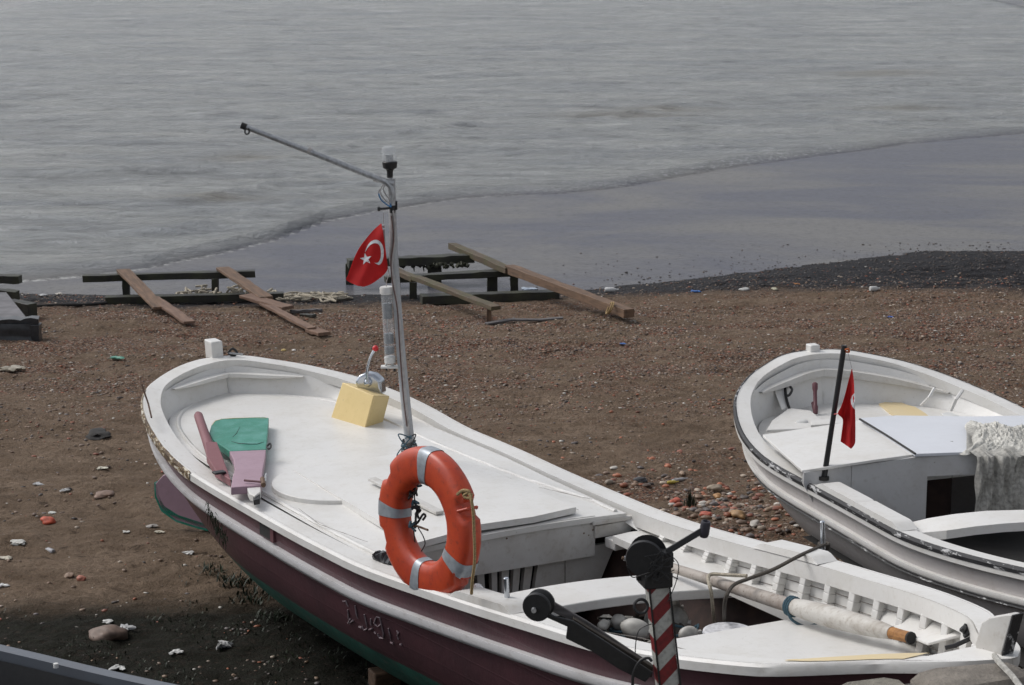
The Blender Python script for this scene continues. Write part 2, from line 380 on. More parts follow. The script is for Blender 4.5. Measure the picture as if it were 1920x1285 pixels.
def mat_ground():
    m, t, b = newmat('beach_sand_and_gravel'); v = coords(t)
    wet = N(t, 'ShaderNodeAttribute', attribute_name='wet').outputs['Fac']; soil = N(t, 'ShaderNodeAttribute', attribute_name='soil').outputs['Fac']; grav = N(t, 'ShaderNodeAttribute', attribute_name='gravel').outputs['Fac']
    n1 = noise_n(t, coords(t, (.8,1.6,1)), 1.6, 8, .68); n2 = noise_n(t, v, 22, 6, .7); n3 = noise_n(t, v, 130, 3, .6)
    sand = mix(t, ramp(t, n1, .36, .62), (.150,.106,.072), (.262,.194,.140))
    sand = mix(t, ramp(t, n2, .38, .70), sand, (.140,.102,.072)); sand = mix(t, .5, sand, ramp(t, n3, .3, .7, (.6,.6,.6,1), (1.25,1.22,1.2,1)), 'MULTIPLY')
    vo = N(t, 'ShaderNodeTexVoronoi'); vo.inputs['Scale'].default_value = 62; t.links.new(v, vo.inputs['Vector'])
    gc = N(t, 'ShaderNodeValToRGB'); sp = N(t, 'ShaderNodeSeparateColor'); t.links.new(vo.outputs['Color'], sp.inputs[0]); t.links.new(sp.outputs[0], gc.inputs[0])
    cr = gc.color_ramp; cr.interpolation = 'CONSTANT'; cols = [(0,(.10,.066,.048)),(.2,(.17,.115,.080)),(.4,(.16,.070,.045)),(.55,(.25,.18,.135)),(.7,(.06,.047,.042)),(.85,(.19,.115,.078)),(.95,(.38,.33,.28))]
    cr.elements[0].position = 0; cr.elements[0].color = (*cols[0][1],1); cr.elements[1].position = cols[1][0]; cr.elements[1].color = (*cols[1][1],1)
    for p_, c_ in cols[2:]:
        e = cr.elements.new(p_); e.color = (*c_,1)
    dk = ramp(t, noise_n(t, coords(t, (1,1.6,1)), 7.5, 7, .72, .5), .57, .66); sand = mix(t, math_n(t, 'MULTIPLY', dk, .75), sand, (.050,.034,.023))
    gm = math_n(t, 'MULTIPLY', grav, ramp(t, noise_n(t, coords(t, (.6,1.3,1)), 1.3, 6, .6), .44, .56), True)
    c = mix(t, gm, sand, gc.outputs[0])
    wet = ramp(t, math_n(t, 'ADD', wet, math_n(t, 'MULTIPLY', math_n(t, 'SUBTRACT', n2, .5), math_n(t, 'MULTIPLY', wet, 1.6))), .25, .75)
    c = mix(t, wet, c, mix(t, ramp(t, n2, .4, .7), (.012,.0115,.013), (.034,.032,.035)))
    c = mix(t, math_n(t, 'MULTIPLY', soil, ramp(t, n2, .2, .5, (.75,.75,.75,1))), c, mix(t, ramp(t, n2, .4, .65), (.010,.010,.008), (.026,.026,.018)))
    t.links.new(c, b.inputs['Base Color']); t.links.new(math_n(t, 'SUBTRACT', .9, math_n(t, 'MULTIPLY', wet, .3)), b.inputs['Roughness'])
    b.inputs['Specular IOR Level'].default_value = .12
    bp = bump(t, None, n2, 1., .05); bp = bump(t, None, vo.outputs['Distance'], .4, .010, bp); bump(t, b, n3, .6, .006, bp); return m
gravel = np.clip(1-np.abs(YY-20.8)/4.2, 0, 1)*.9 + np.clip(1-np.hypot((XX-1.6)/1.6, (YY-15.0)/1.6), 0, 1)*1.2
gravel = np.clip(gravel*1.6, 0, 1)
WWD = .35+3.1*np.clip((XX-.6)/5.0, 0, 1)**1.2+.35*np.clip((-.5-XX)/2, 0, 1)
wet = np.clip(1-(DS-WWD)/1.1, 0, 1)
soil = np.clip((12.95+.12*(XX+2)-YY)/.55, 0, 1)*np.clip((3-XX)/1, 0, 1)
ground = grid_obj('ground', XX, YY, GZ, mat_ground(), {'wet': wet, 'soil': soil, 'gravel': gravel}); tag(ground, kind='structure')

# ---- sea
def mat_sea():
    m, t, b = newmat('sea_water'); foam = N(t, 'ShaderNodeAttribute', attribute_name='foam').outputs['Fac']; deep = N(t, 'ShaderNodeAttribute', attribute_name='deep').outputs['Fac']
    spk = N(t, 'ShaderNodeAttribute', attribute_name='speck').outputs['Fac']
    v = coords(t, (.55,1.25,1)); n1 = noise_n(t, v, .55, 5, .6); n2 = noise_n(t, v, 4.2, 7, .7, .3); n3 = noise_n(t, coords(t, (.7,1,1)), 22, 5, .7); ns = noise_n(t, coords(t, (.35,1,1)), .8, 5, .6)
    murk_ripple = mix(t, ramp(t, ns, .35, .62), (.29,.305,.312), (.40,.41,.395)); thin = mix(t, ramp(t, noise_n(t, coords(t,(.4,.8,1)), .5, 5, .6, .6), .40, .60), (.100,.102,.124), (.155,.150,.146))
    stn = noise_n(t, coords(t, (.7,1.3,1)), 1.7, 8, .78, .4); murk_ripple = mix(t, math_n(t, 'MULTIPLY', ramp(t, stn, .50, .66), .62), murk_ripple, (.125,.125,.128)); murk_ripple = mix(t, math_n(t, 'MULTIPLY', ramp(t, noise_n(t, coords(t, (.35,1.1,1)), .9, 7, .75), .53, .66), .5), murk_ripple, (.60,.60,.58))  # dark ripple clusters and bright crest bands painted into the water colour
    thin = mix(t, ramp(t, noise_n(t, coords(t, (.5,1.5,1)), 16, 5, .8), .5, .75), thin, (.035,.033,.036))
    silt = N(t, 'ShaderNodeAttribute', attribute_name='silt').outputs['Fac']
    c = mix(t, math_n(t, 'MULTIPLY', silt, .6), mix(t, deep, thin, murk_ripple), (.20,.175,.125))
    fl = ramp(t, noise_n(t, coords(t), 14, 6, .75), .42, .60)
    c = mix(t, math_n(t, 'MULTIPLY', foam, fl, True), c, (.52,.52,.50))
    sk = ramp(t, noise_n(t, coords(t, (1,1.3,1)), 9, 5, .8), .55, .62)
    c = mix(t, math_n(t, 'MULTIPLY', spk, sk, True), c, (.55,.55,.56))
    t.links.new(c, b.inputs['Base Color']); t.links.new(math_n(t, 'ADD', math_n(t, 'MULTIPLY', deep, .20), 1.13), b.inputs['IOR'])
    t.links.new(math_n(t, 'ADD', math_n(t, 'MULTIPLY', foam, .3), .16), b.inputs['Roughness'])
    n4 = noise_n(t, coords(t, (.8,1.3,1)), 1.5, 7, .72, .4)
    h = math_n(t, 'MULTIPLY', math_n(t, 'ADD', n2, math_n(t, 'MULTIPLY', n4, 1.6)), math_n(t, 'ADD', math_n(t, 'MULTIPLY', deep, .97), .03))
    t.links.new(math_n(t, 'ADD', math_n(t, 'MULTIPLY', deep, .36), .14), b.inputs['Specular IOR Level'])
    dp = math_n(t, 'ADD', math_n(t, 'MULTIPLY', deep, .97), .03)
    bp = bump(t, None, math_n(t, 'MULTIPLY', n1, dp), .7, .22); bp = bump(t, None, h, 1., .20, bp); bump(t, b, math_n(t, 'MULTIPLY', n3, dp), .8, .014, bp); return m
Yr = [23.5]; 
while Yr[-1] < 3000: Yr.append(Yr[-1] + (.055 if Yr[-1] < 45 else max(.055, (Yr[-1]-45)*.0065+.055) if Yr[-1] < 140 else Yr[-1]*.2))
WY = np.array(Yr); WX = axis(-15, 19, .11, 3000); WXX, WYY = np.meshgrid(WX, WY); FD = WYY-yfr(WXX)
WZ = np.zeros_like(WXX); FO = np.zeros_like(WXX)
for j, y in enumerate(WY):
    if y > 150: continue
    for i, x in enumerate(WX):
        if abs(x) > 20: continue
        d = FD[j,i] + .14*noise.noise(Vector((x*.9, 1, 7)))+.05*noise.noise(Vector((x*3.1, 1, 7))) ; FO[j,i] = d
        v = Vector((x*.30, y*.85, 0)); k = min(1, max(0, d/3)); far = min(1, max(0, (y-30)/25))
        WZ[j,i] = k*(.045*noise.noise(v*1.1)+.032*noise.noise(v*2.7+Vector((3,1,0)))+.07*far*noise.noise(v*.45)+.016*noise.noise(v*6)) + .0025*noise.noise(v*5)
        for c0, amp in ((1.0,.035),(3.4,.03),(6.5,.04),(10.5,.05)):
            cc = c0+.7*noise.noise(Vector((x*.25, c0, 1))); e = d-cc; WZ[j,i] += amp*math.exp(-(e/.35)**2)*(.5+max(0, noise.noise(Vector((x*.35, c0*2, 4)))+.4))
        WZ[j,i] += .016/(1+math.exp(-max(-30, min(30, d/.13))))*(1 if d > -1 else 1)*math.exp(-max(0, d)/3)
foam = np.exp(-((FO-.02)/.07)**2)*.8*(.25+np.clip((0.5-WXX)/3,0,1)) + .10*np.exp(-((FO-.5)/.5)**2)*(FO>0)
lowx = np.clip((0.5-WXX)/4, 0, 1)
speck = np.clip(FO/.3, 0, 1)*np.exp(-np.clip(FO-.5,0,99)/2.2)*np.exp(-((WXX-3.5)/4.0)**2)
deep = np.clip(FO/1.2, 0, 1); silt = np.zeros_like(WXX)
for x_, y_, a_, c_ in ((1650,138,1.5,1.3),(1685,203,1.0,.6),(1180,215,1.6,.5),(1240,205,1.2,.5),(460,296,.7,.5),(400,372,.9,.35)):
    p_ = at(x_, y_, SEA); silt = np.maximum(silt, np.exp(-((WXX-p_.x)/a_)**2-((WYY-p_.y)/c_)**2))
sea = grid_obj('sea_water', WXX, WYY, WZ+SEA, mat_sea(), {'foam': foam, 'speck': speck, 'deep': deep, 'silt': silt}); tag(sea, kind='structure')

# ---- pebbles (uncountable) as one merged sheet
PAL = np.array([(.20,.145,.11),(.15,.098,.068),(.30,.21,.145),(.25,.085,.05),(.07,.055,.048),(.38,.31,.24),(.21,.135,.088),(.34,.12,.06),(.14,.12,.115),(.50,.47,.42),(.12,.072,.048)])
def pebbles(name, pts, sizes, pal_w, mat=STONES, sub=1, flat=.55, tone=1.):
    vs, fs = ico(sub); vs = np.array(vs); fs = np.array(fs); n = len(pts); V = np.empty((n, len(vs), 3)); pts = np.array(pts)
    ang = rng.uniform(0, 2*np.pi, n); s = np.array(sizes)[:,None]*np.stack([rng.uniform(.8,1.5,n), rng.uniform(.7,1.,n), rng.uniform(.6,1.1,n)*flat], -1)
    P = vs[None]*s[:,None,:]*(1+rng.uniform(-.16,.16,(n,len(vs),1)))
    ca, sa = np.cos(ang)[:,None], np.sin(ang)[:,None]
    V[...,0] = P[...,0]*ca-P[...,1]*sa+pts[:,0:1]; V[...,1] = P[...,0]*sa+P[...,1]*ca+pts[:,1:2]; V[...,2] = P[...,2]+pts[:,2:3]+s[:,2:3]*.25
    Fc = (fs[None]+(np.arange(n)*len(vs))[:,None,None]).reshape(-1, 3); me = bpy.data.meshes.new(name)
    me.vertices.add(n*len(vs)); me.vertices.foreach_set('co', V.reshape(-1).astype(np.float32)); me.loops.add(Fc.size); me.loops.foreach_set('vertex_index', Fc.ravel().astype(np.int32))
    me.polygons.add(len(Fc)); me.polygons.foreach_set('loop_start', (np.arange(len(Fc))*3).astype(np.int32)); me.update(calc_edges=True); me.polygons.foreach_set('use_smooth', np.ones(len(Fc), bool))
    w = np.array(pal_w, float); col = PAL[rng.choice(len(PAL), n, p=w/w.sum())]*rng.uniform(.65,1.25,(n,1))*tone; C4 = np.ones((n*len(vs), 4)); C4[:,:3] = np.repeat(col, len(vs), 0)
    a = me.color_attributes.new('tint', 'FLOAT_COLOR', 'POINT'); a.data.foreach_set('color', C4.ravel().astype(np.float32))
    me.materials.append(mat); o = bpy.data.objects.new(name, me); COL.objects.link(o); return o
def scatter(n, x0, x1, y0, y1, dens, smin, smax, power=2.5):
    P, Sz = [], []
    for _ in range(n):
        x = random.uniform(x0, x1); y = random.uniform(y0, y1)
        if abs(x) > y*.26+.6: continue
        if random.random() < dens(x, y): P.append((x, y, gz(x, y))); Sz.append(smin+(smax-smin)*random.random()**power)
    return P, Sz
def clus(x, y, f=1.2, th=0.0): return 1 if noise.noise(Vector((x*f, y*f, 9))) > th else .15
def d_grav(x, y):
    d = float(ysh(x))-y
    if d < .05: return 0
    up = max(0, 1-abs(y-20.4)/4.6); return min(1, up*1.4)*(1 if noise.noise(Vector((x*.55, y*1.1, 4)))+.35*noise.noise(Vector((x*2.2, y*3.4, 8))) > .02-.25*min(1,max(0,(x-1.2)/2))*min(1,max(0,y-17.5)) else .22)
P1, S1 = scatter(125000, -6, 7, 15.8, 25.5, d_grav, .005, .019, 3.5)
P2, S2 = scatter(24000, -5.5, 7, 10, 19, lambda x, y: .35*clus(x, y, 1.1, .18)+.07, .005, .024, 4)
pebbles('beach_gravel', P1+P2, S1+S2, (4,3,4,2.5,2,2,4,1.6,1,.8,3))
tag(bpy.data.objects['beach_gravel'], 'fine reddish brown gravel strewn over the sandy beach', 'gravel', kind='stuff')
def d_nook(x, y):
    return max(0, 1.3-math.hypot((x-1.62)/1.0, (y-14.6)/1.5))*clus(x, y, 1.6, -.2)
P3, S3 = scatter(16000, .2, 3.2, 12.6, 17, lambda x, y: .62*d_nook(x, y), .006, .038, 5)
tag(pebbles('coarse_pebbles', P3, S3, (3,1.5,4,3,2,2,2,3,1.5,1.3,1), sub=2), 'coarse coloured pebbles and brick bits between the two boats', 'pebbles', kind='stuff')
def d_wetg(x, y):
    d = float(ysh(x))-y; return (1.0 if -.1 < d < .6+3.1*min(1, max(0, (x-.6)/5.0)) else .0)*(.25+.75*min(1, max(0, (x-.5)/2))) if d > -.1 else .45*math.exp(d/.8)*min(1, max(0, (x+.2)/1.5))
P4, S4 = scatter(26000, -6, 8, 19, 28, d_wetg, .006, .022, 3)
P4 = [(a, b, max(c, SEA)) for a, b, c in P4]
tag(pebbles('wet_dark_gravel', P4, S4, (.5,1,.3,.3,6,.2,1,.3,4,.12,2), tone=.5), 'dark wet gravel along the water edge', 'gravel', kind='stuff')
# dark weedy debris on the sand
P5, S5 = scatter(9000, -6, 7, 10, 20, lambda x, y: 1 if noise.noise(Vector((x*1.0, y*3.0, 21))) > .30 else .02, .006, .026, 3)
tag(pebbles('dark_flotsam_crumbs', P5, S5, (0,1,0,.3,6,0,.4,.2,1,.25,3), flat=.45), 'dark dried seaweed crumbs in streaks on the sand', 'seaweed', kind='stuff')
P6, S6 = scatter(2600, -6, 7, 10, 23.5, lambda x, y: (.5 if float(ysh(x))-y > .5 else 0)*clus(x, y, .8, -.1), .005, .017, 3)
tag(pebbles('shell_chips', P6, S6, (0,0,.5,1,1,.5,0,2.4,0,5,0), flat=.5), 'scattered white shell chips and red brick crumbs over the sand', 'shells', kind='stuff')
# weeds
def blades(name, spots, label, cat, kind='stuff', hmin=.05, hmax=.16, w=.006, lean=.6):
    m = MB()
    for (x, y, z) in spots:
        h = random.uniform(hmin, hmax); a = random.uniform(0, 6.28); l = random.uniform(.1, lean)*h; d = Vector((math.cos(a), math.sin(a), 0)); s_ = Vector((-d.y, d.x, 0))*w*random.uniform(.6,1.5)
        p = Vector((x, y, z)); q = p+Vector((0,0,h*.6))+d*l*.4; r = p+Vector((0,0,h))+d*l
        m.add([p-s_, p+s_, q+s_*1.3, q-s_*1.3, r], [(0,1,2,3), (3,2,4)], LEAF)
    o = m.build(name, smooth=0); tag(o, label, cat, kind=kind); return o
sp_ = []
for _ in range(5000):
    x = random.uniform(-3.6, .6); y = random.uniform(10.2, 13.3)
    if noise.noise(Vector((x*2.2, y*2.2, 3))) > -.05+ (y-11.6)*.25: sp_.append((x, y, gz(x, y)))
blades('ground_weeds', sp_, 'low dark green weeds on the shaded soil below the maroon hull', 'weeds', hmin=.006, hmax=.026, w=.003, lean=1.6)
sp_ = []
for cx, cy, r, n in ((440,1092,.12,110),(402,1070,.08,45),(468,1125,.13,90),(510,1160,.13,60)):
    c = on(cx, cy)
    for _ in range(n):
        a = random.uniform(0, 6.28); q = r*random.random()**.5; x = c.x+q*math.cos(a); y = c.y+q*math.sin(a); sp_.append((x, y, gz(x, y)))
blades('weed_clump', sp_, 'clump of leafy weeds growing against the stern of the maroon boat', 'weeds', None, .015, .06, .0032, 1.6)
c = on(1296, 952); blades('grass_tuft', [(c.x+random.gauss(0,.02), c.y+random.gauss(0,.03), c.z-.01) for _ in range(40)], 'small green grass tuft among pebbles between the two boats', 'grass', None, .06, .17, .003, .4)

# ---------------------------------------------------------------- boats
def farslope(b, x): return .17*math.sin(math.pi*(x-.5)/3.0)**1.0 if (b.ZT[1][0] == 1.24 and .5 < x < 3.5) else 0
class Boat:
    def __init__(s, name, A, ang, L, TK, WFt, WNt, ZT, label, cat='boat', stern=(.42,1.3), bow=.9, full=(1.3,1.15), capw=(.025,.105), capt=.05, keel=.04):
        s.A = Vector((A[0], A[1], 0)); s.L = L; s.ang = ang; s.root = empty(name, s.A, ang); tag(s.root, label, cat, 'wooden fishing boats hauled up on the beach')
        s.d = Vector((math.cos(ang), math.sin(ang), 0)); s.n = Vector((-s.d.y, s.d.x, 0)); s.TK = TK; s.WFt = WFt; s.WNt = WNt; s.ZT = ZT
        s.st = stern; s.bw = bow; s.full = full; s.capw = capw; s.capt = capt; s.keel = keel
        s.sq = [math.sqrt(x) for x in TK]
    def P(s, x, w, z): return s.A+s.d*x+s.n*w+Vector((0,0,z))
    def W(s, t, side): return pchip(math.sqrt(max(t,0)), s.sq, s.WFt if side > 0 else s.WNt)
    def Z(s, t): return pchip(t, s.ZT[0], s.ZT[1])
    def hull(s, t, h, side, inset=0):      # h 1 at sheer .. 0 at keel
        f = 1-h; s0 = s.st[0]*f**s.st[1]; s1 = s.L-s.bw*f**1.4
        e = min(1, max(0, min(t/.34, (1-t)/.30))); e = e*e*(3-2*e); a = s.full[0]+(2.5-s.full[0])*e; b = s.full[1]+(.56-s.full[1])*e
        g = max(0, 1-f**a)**b; w = max(0, s.W(t, side)*g-inset); kz = s.keel+.10*abs(2*t-1)**4
        z = kz+(s.Z(t)-kz)*h; return s.P(s0+(s1-s0)*t, side*w, z)
    def ts(s, a=0, b=1, n=90): return [a+(b-a)*(.5-.5*math.cos(math.pi*i/n)) if (a == 0 and b == 1) else a+(b-a)*i/n for i in range(n+1)]
    def shell(s, mat, wl=None):
        m = MB(); T = s.ts(); Hs = [1-(i/18) for i in range(19)]; wlv = []
        for side in (1,-1):
            rows = [[s.hull(t, h, side) for h in Hs] for t in T]
            if side < 0: rows = rows[::-1]
            m.grid(rows, mat)
        # keel plank
        o = m.build('hull_shell', s.root, smooth=50, origin=s.P(s.L/2,0,0))
        if wl is not None:
            me = o.data; a = me.attributes.new('wl', 'FLOAT', 'POINT')
            vals = []
            for v in m.v:
                x = (v-s.A).dot(s.d)/s.L; vals.append(.5+(v.z-wl(x))*1.0)
            a.data.foreach_set('value', vals)
        return o
    def cap(s, mat, edge=None, t0=0, t1=1, name='gunwale_rail'):
        m = MB(); T = s.ts(t0, t1, 110)
        for side in (1,-1):
            rows = []
            for t in T:
                x = s.L*t; w = s.W(t, side); z = s.Z(t); ww = w+s.capw[0] if t > .001 else w; wi = max(0.0, w-s.capw[1]); th = s.capt
                # push inner edge along the axis near the rounded ends so that the cap keeps its width
                dx = 0
                if t < .06: dx = s.capw[1]*1.3*(1-t/.06)
                if t > .96: dx = -s.capw[1]*1.6*((t-.96)/.04)
                if t < .06: wi = max(0, s.W(min(1, t), side)-s.capw[1]*(.4+.6*t/.06))
                if t < .0005 or t > .9995: ww = 0; wi = 0
                ex = -.02 if t < .0005 else 0
                r_ = .012
                rows.append([s.P(x+ex, side*ww, z-th), s.P(x+ex, side*ww, z-r_), s.P(x+ex+(dx and .01), side*max(0, ww-r_), z), s.P(x+dx, side*wi, z-.004), s.P(x+dx, side*wi, z-th-.012)])
            rows2 = [list(reversed(r)) for r in rows] if side > 0 else rows
            m.grid(rows2, mat)
            if edge:
                rr = [[p[1]+s.n*side*.003-Vector((0,0,.020)), p[1]+s.n*side*.003, p[2]+Vector((0,0,.0025)), p[2].lerp(p[3], .07)+Vector((0,0,.0025))] for p in rows]
                m.grid([list(reversed(r)) for r in rr] if side > 0 else rr, edge)
        return m.build(name, s.root, smooth=40)
    def strake(s, mat, drop, th=.05, out=.04, t0=0.02, t1=.985, name='rub_rail', edge=None, sides=(1,-1)):
        m = MB()
        for side in sides:
            rows = []
            for t in s.ts(t0, t1, 90):
                dr = drop(t) if callable(drop) else drop; kz = s.keel+.10*abs(2*t-1)**4; H0 = s.Z(t)-kz
                h = 1-dr/H0; h2 = 1-(dr+th)/H0; a = s.hull(t, h, side); b = s.hull(t, h2, side); o = s.n*side*out*min(1, .3+t*8)
                rows.append([a-o*.3, a+o, a+o*1.15-Vector((0,0,th*.5)), b+o+Vector((0,0,.004)), b-o*.3])
            m.grid(rows if side > 0 else [list(reversed(r)) for r in rows], mat)
            if edge:
                rr = [[r[1]+Vector((0,0,.010))-s.n*side*.004, r[1]+s.n*side*.003-Vector((0,0,.008))] for r in rows]
                m.grid(rr if side > 0 else [list(reversed(r)) for r in rr], edge)
        return m.build(name, s.root, smooth=60)
    def win(s, t, side, ins=.06): return max(0, s.W(t, side)-ins)
    def lining(s, mat, zlow, t0=0.0, t1=1., inset=.07, name='bulwark_lining', taper=.10):
        m = MB()
        for side in (1,-1):
            rows = []
            for t in s.ts(t0, t1, 90):
                zl = zlow(t); zt = s.Z(t)-.045; x = s.L*t; row = []
                for k in range(6):
                    u = k/5; z = zt+(zl-zt)*u; ik, tk = (inset, taper) if s is not A or t < TC+.002 else (.055, .035); tk += farslope(s, x) if side > 0 else 0; w = max(0, s.W(t, side)-ik-tk*u); dx = .16*(1-t/.08) if t < .08 else (-.16*(t-.92)/.08 if t > .92 else 0)
                    row.append(s.P(x+dx*(.8+.5*u), side*w, z))
                rows.append(row)
            m.grid(rows if side < 0 else [list(reversed(r)) for r in rows], mat)
        return m.build(name, s.root, smooth=50)
    def deckstrip(s, mat, x0, x1, zf, inset=.135, camber=.03, name='deck', n=60, th=.03, w0=None, w1=None):
        m = MB(); rows = []
        for i in range(n+1):
            x = x0+(x1-x0)*(i/n)**1.0; t = x/s.L; tt = max(0, t-.008); a = -max(.0, s.W(tt, -1)-inset) if w0 is None else w0(x); b = max(.0, s.W(tt, 1)-inset) if w1 is None else w1(x); row = []
            for k in range(13):
                w = a+(b-a)*k/12; row.append(s.P(x, w, zf(x)+camber*(1-(w/max(.3, s.W(t, 1)))**2)))
            rows.append(row)
        m.grid([list(reversed(r)) for r in rows], mat)
        # front and rear edge faces
        for row, fl in ((rows[0], 1), (rows[-1], 0)):
            lo = [p-Vector((0,0,th)) for p in row]; m.grid([row, lo] if fl else [lo, row], mat)
        return m.build(name, s.root, smooth=40)
    def loc(s, px, py, z):
        q = at(px, py, z)-s.A; return q.dot(s.d), q.dot(s.n)

TK = [0,.006,.02,.05,.1,.2,.3,.4,.5,.6,.7,.8,.9,.95,.985,1]
A0 = at(405,668,1.24); B0 = at(1899.9,1232,1.48); dv = B0-A0; angA = math.atan2(dv.y, dv.x)
A = Boat('fishing_boat', A0, angA, math.hypot(dv.x, dv.y), TK,
    [0]+[x-.025 for x in (.205,.34,.58,.82,.97,.98,.95,.935,.925,.90,.82,.60,.33,.15)]+[0.],
    [0]+[x-.025 for x in (.235,.42,.66,.83,.95,.97,.97,.95,.89,.865,.84,.67,.34,.16)]+[0.],
    ([0,.12,.25,.5,.75,.9,1],[1.24,1.09,.99,1.0,1.17,1.34,1.48]),
    'large maroon and white wooden boat with a green bottom in the foreground')
A.shell(HULLM, wl=lambda x: .49+.08*(2*x-1)**2)
A.cap(WRAIL)
A.strake(WSTRK, lambda t: .13+.05*t, .055, .035)
DKZ = lambda x: .97+.03*max(0, 1-x/1.5)
CAB = 3.80
TC = CAB/A.L
A.lining(WHITE, lambda t: DKZ(t*A.L)-.02 if t*A.L < CAB+.02 else (.88 if t*A.L > CAB+.06 else .97-(t*A.L-CAB-.02)/.04*.09), 0.0, 1.0)
A.deckstrip(WHITE, .10, CAB, DKZ, name='aft_deck')
# cove bead round the deck edge
m = MB()
for side in (1,-1):
    pts = [A.P(x+.02, side*max(0, A.W(max(0, x/A.L-.012), side)-.175-(farslope(A, x) if side > 0 else 0)), DKZ(x)+.012) for x in [.10+.055*i for i in range(70)] if x < CAB-.02]
    m.tube(pts, .014, WHITE, 6)
m.build('deck_bead', A.root, smooth=60)
# peeling edge by the stern quarter
m = MB()
rows = []
for i in range(31):
    t = .05+.19*i/30; w = A.W(t,-1)+.030; z = A.Z(t); wv = .001+.006*abs(noise.noise(Vector((i*.7,0,0))))*2
    rows.append([A.P(A.L*t, -w, z-.052), A.P(A.L*t, -w-.001, z-.012), A.P(A.L*t, -w+.008+wv, z+.0025)])
m.grid(rows, PEEL); m.build('peeling_rail_edge', A.root)
# bare wood split on the near rail
m = MB()
for (x0, x1, k) in ((860,975,0),(985,1005,1)):
    pts = [at(x0+(x1-x0)*i/8, 1139+ (x0+(x1-x0)*i/8-860)*.36+random.uniform(-2,2)-6, 1.02) for i in range(9)]
    m.tube([p+Vector((0,0,.018)) for p in pts], [.003,.009,.012,.010,.012,.014,.010,.008,.003], TIM, 5)
m.build('split_timber', A.root)
# stern post head, stem head
def block(boat, name, x0, x1, w, z0, z1, mat, bev=.008, rake=0):
    m = MB(); vs = []
    for (x, z) in ((x0,z0),(x1,z0),(x1+rake,z1),(x0+rake,z1)): vs += [boat.P(x,-w/2,z), boat.P(x,w/2,z)]
    m.add(vs, [(0,2,3,1),(2,4,5,3),(4,6,7,5),(6,0,1,7),(0,6,4,2),(1,3,5,7)], mat); return m.build(name, boat.root, bevel=bev)
block(A, 'stern_post', -.07, .05, .085, 1.15, 1.345, WHITE, rake=-.03)
m = MB()
tri = [at(1836,1228,1.25), at(1883,1222,1.28), at(1908,1152,1.50), at(1898,1150,1.50)]
st0, sw0 = A.loc(1836,1222,1.28)
pz = A.P(A.L-.06, 0, 1.34)
prof = [(A.L-.52,1.30),(A.L-.06,1.34),(A.L+.03,1.34),(A.L+.07,1.56),(A.L+.0,1.565),(A.L-.30,1.43)]
sp4 = [atP(x, y, A.A, A.n) for x, y in ((1835,1206),(1839,1232),(1884,1232),(1905,1152),(1896,1150),(1862,1156),(1847,1166))]
m.prism([p-A.n*.02 for p in sp4], A.n*.05, WOLD); m.build('stem_head', A.root, bevel=.006)
m = MB(); m.prism([atP(x, y, A.A, A.n)-A.n*.022 for x, y in ((1884.5,1236),(1884.5,1231),(1905.5,1151.5),(1908,1152.5),(1887,1232),(1887,1236))], A.n*.054, TARRED); m.build('stem_band', A.root)
# stern post (outer timber) and rudder
m = MB(); rows = [A.P(.42*(1-h)**1.3-.03, 0, .05+1.2*h) for h in [i/12 for i in range(13)]]
for a_, b_ in zip(rows[:-1], rows[1:]): m.beam(a_, b_, .07, .10, MAROON, up=A.d)
m.build('stern_timber', A.root)
rd = (A.d*-.35+A.n*-.30).normalized(); rn = rd.cross(Vector((0,0,1)))
rp = A.P(.12,-.03,.3)
out = [(420,1000),(372,989),(330,976),(303,956),(292,930),(291,908),(305,892),(330,883),(360,884),(420,890)]
pts = [atP(x, y, rp, rn) for x, y in out]
m = MB(); m.prism(pts, rn*.04, PURPLE); m.build('rudder', A.root, bevel=.004)
low = [atP(x, y, rp, rn) for x, y in ((420,1003),(372,992),(330,979),(302,959),(290,932),(289,905))]; inn = [atP(x, y, rp, rn) for x, y in ((420,992),(374,979),(334,966),(308,949),(298,930),(294,910))]
m = MB(); m.prism(low+inn[::-1], rn*.048, GREEN); r_ = m.build('rudder_edge', A.root)
# stern breasthook (inner shelf under the rail)
def breasthook(boat, z, tn, tf, wid, mat, th=.035):
    m = MB(); pts = []
    for i in range(41):
        u = -1+i/20; side = 1 if u > 0 else -1; t = (tf if u > 0 else tn)*abs(u)**1.5; x = boat.L*t; w = max(0, boat.W(t, side)-.115); dx = .15*(1-t/.08) if t < .08 else 0
        zz = boat.Z(t)-z+.035*abs(u)**2; o = boat.P(x+dx, side*w, zz); c = boat.P(.95, 0, zz); k = wid*(1-abs(u)**3)+.004; pts.append((o-(c-o).normalized()*.03, o+(c-o).normalized()*k, th*(1-.85*abs(u)**3)))
    m.grid([[a, b, b-Vector((0,0,h_)), a-Vector((0,0,h_))] for a, b, h_ in pts][::-1], mat); return m.build('breasthook', boat.root, smooth=40)
breasthook(A, .080, .040, .05, .045, WHITE, .026)
# small shackle beside the post, rusty rod at the stern quarter
m = MB(); p = at(428,662,1.26); m.tube(smooth_path([p, p+Vector((.03,0,.03)), p+Vector((.06,.0,.0)), p+Vector((.03,0,-.02)), p]), .008, BLACK, 6); m.tube([p+Vector((.0,0,0)), p+Vector((.10,-.01,-.01))], .008, GALV, 6); m.build('shackle', A.root)
m = MB(); m.tube([at(284,783,1.15), at(278,757,1.18), at(266,722,1.28)], .006, plain('rusty_iron', (.07,.035,.02), .8), 6); m.build('rusty_rod', A.root)
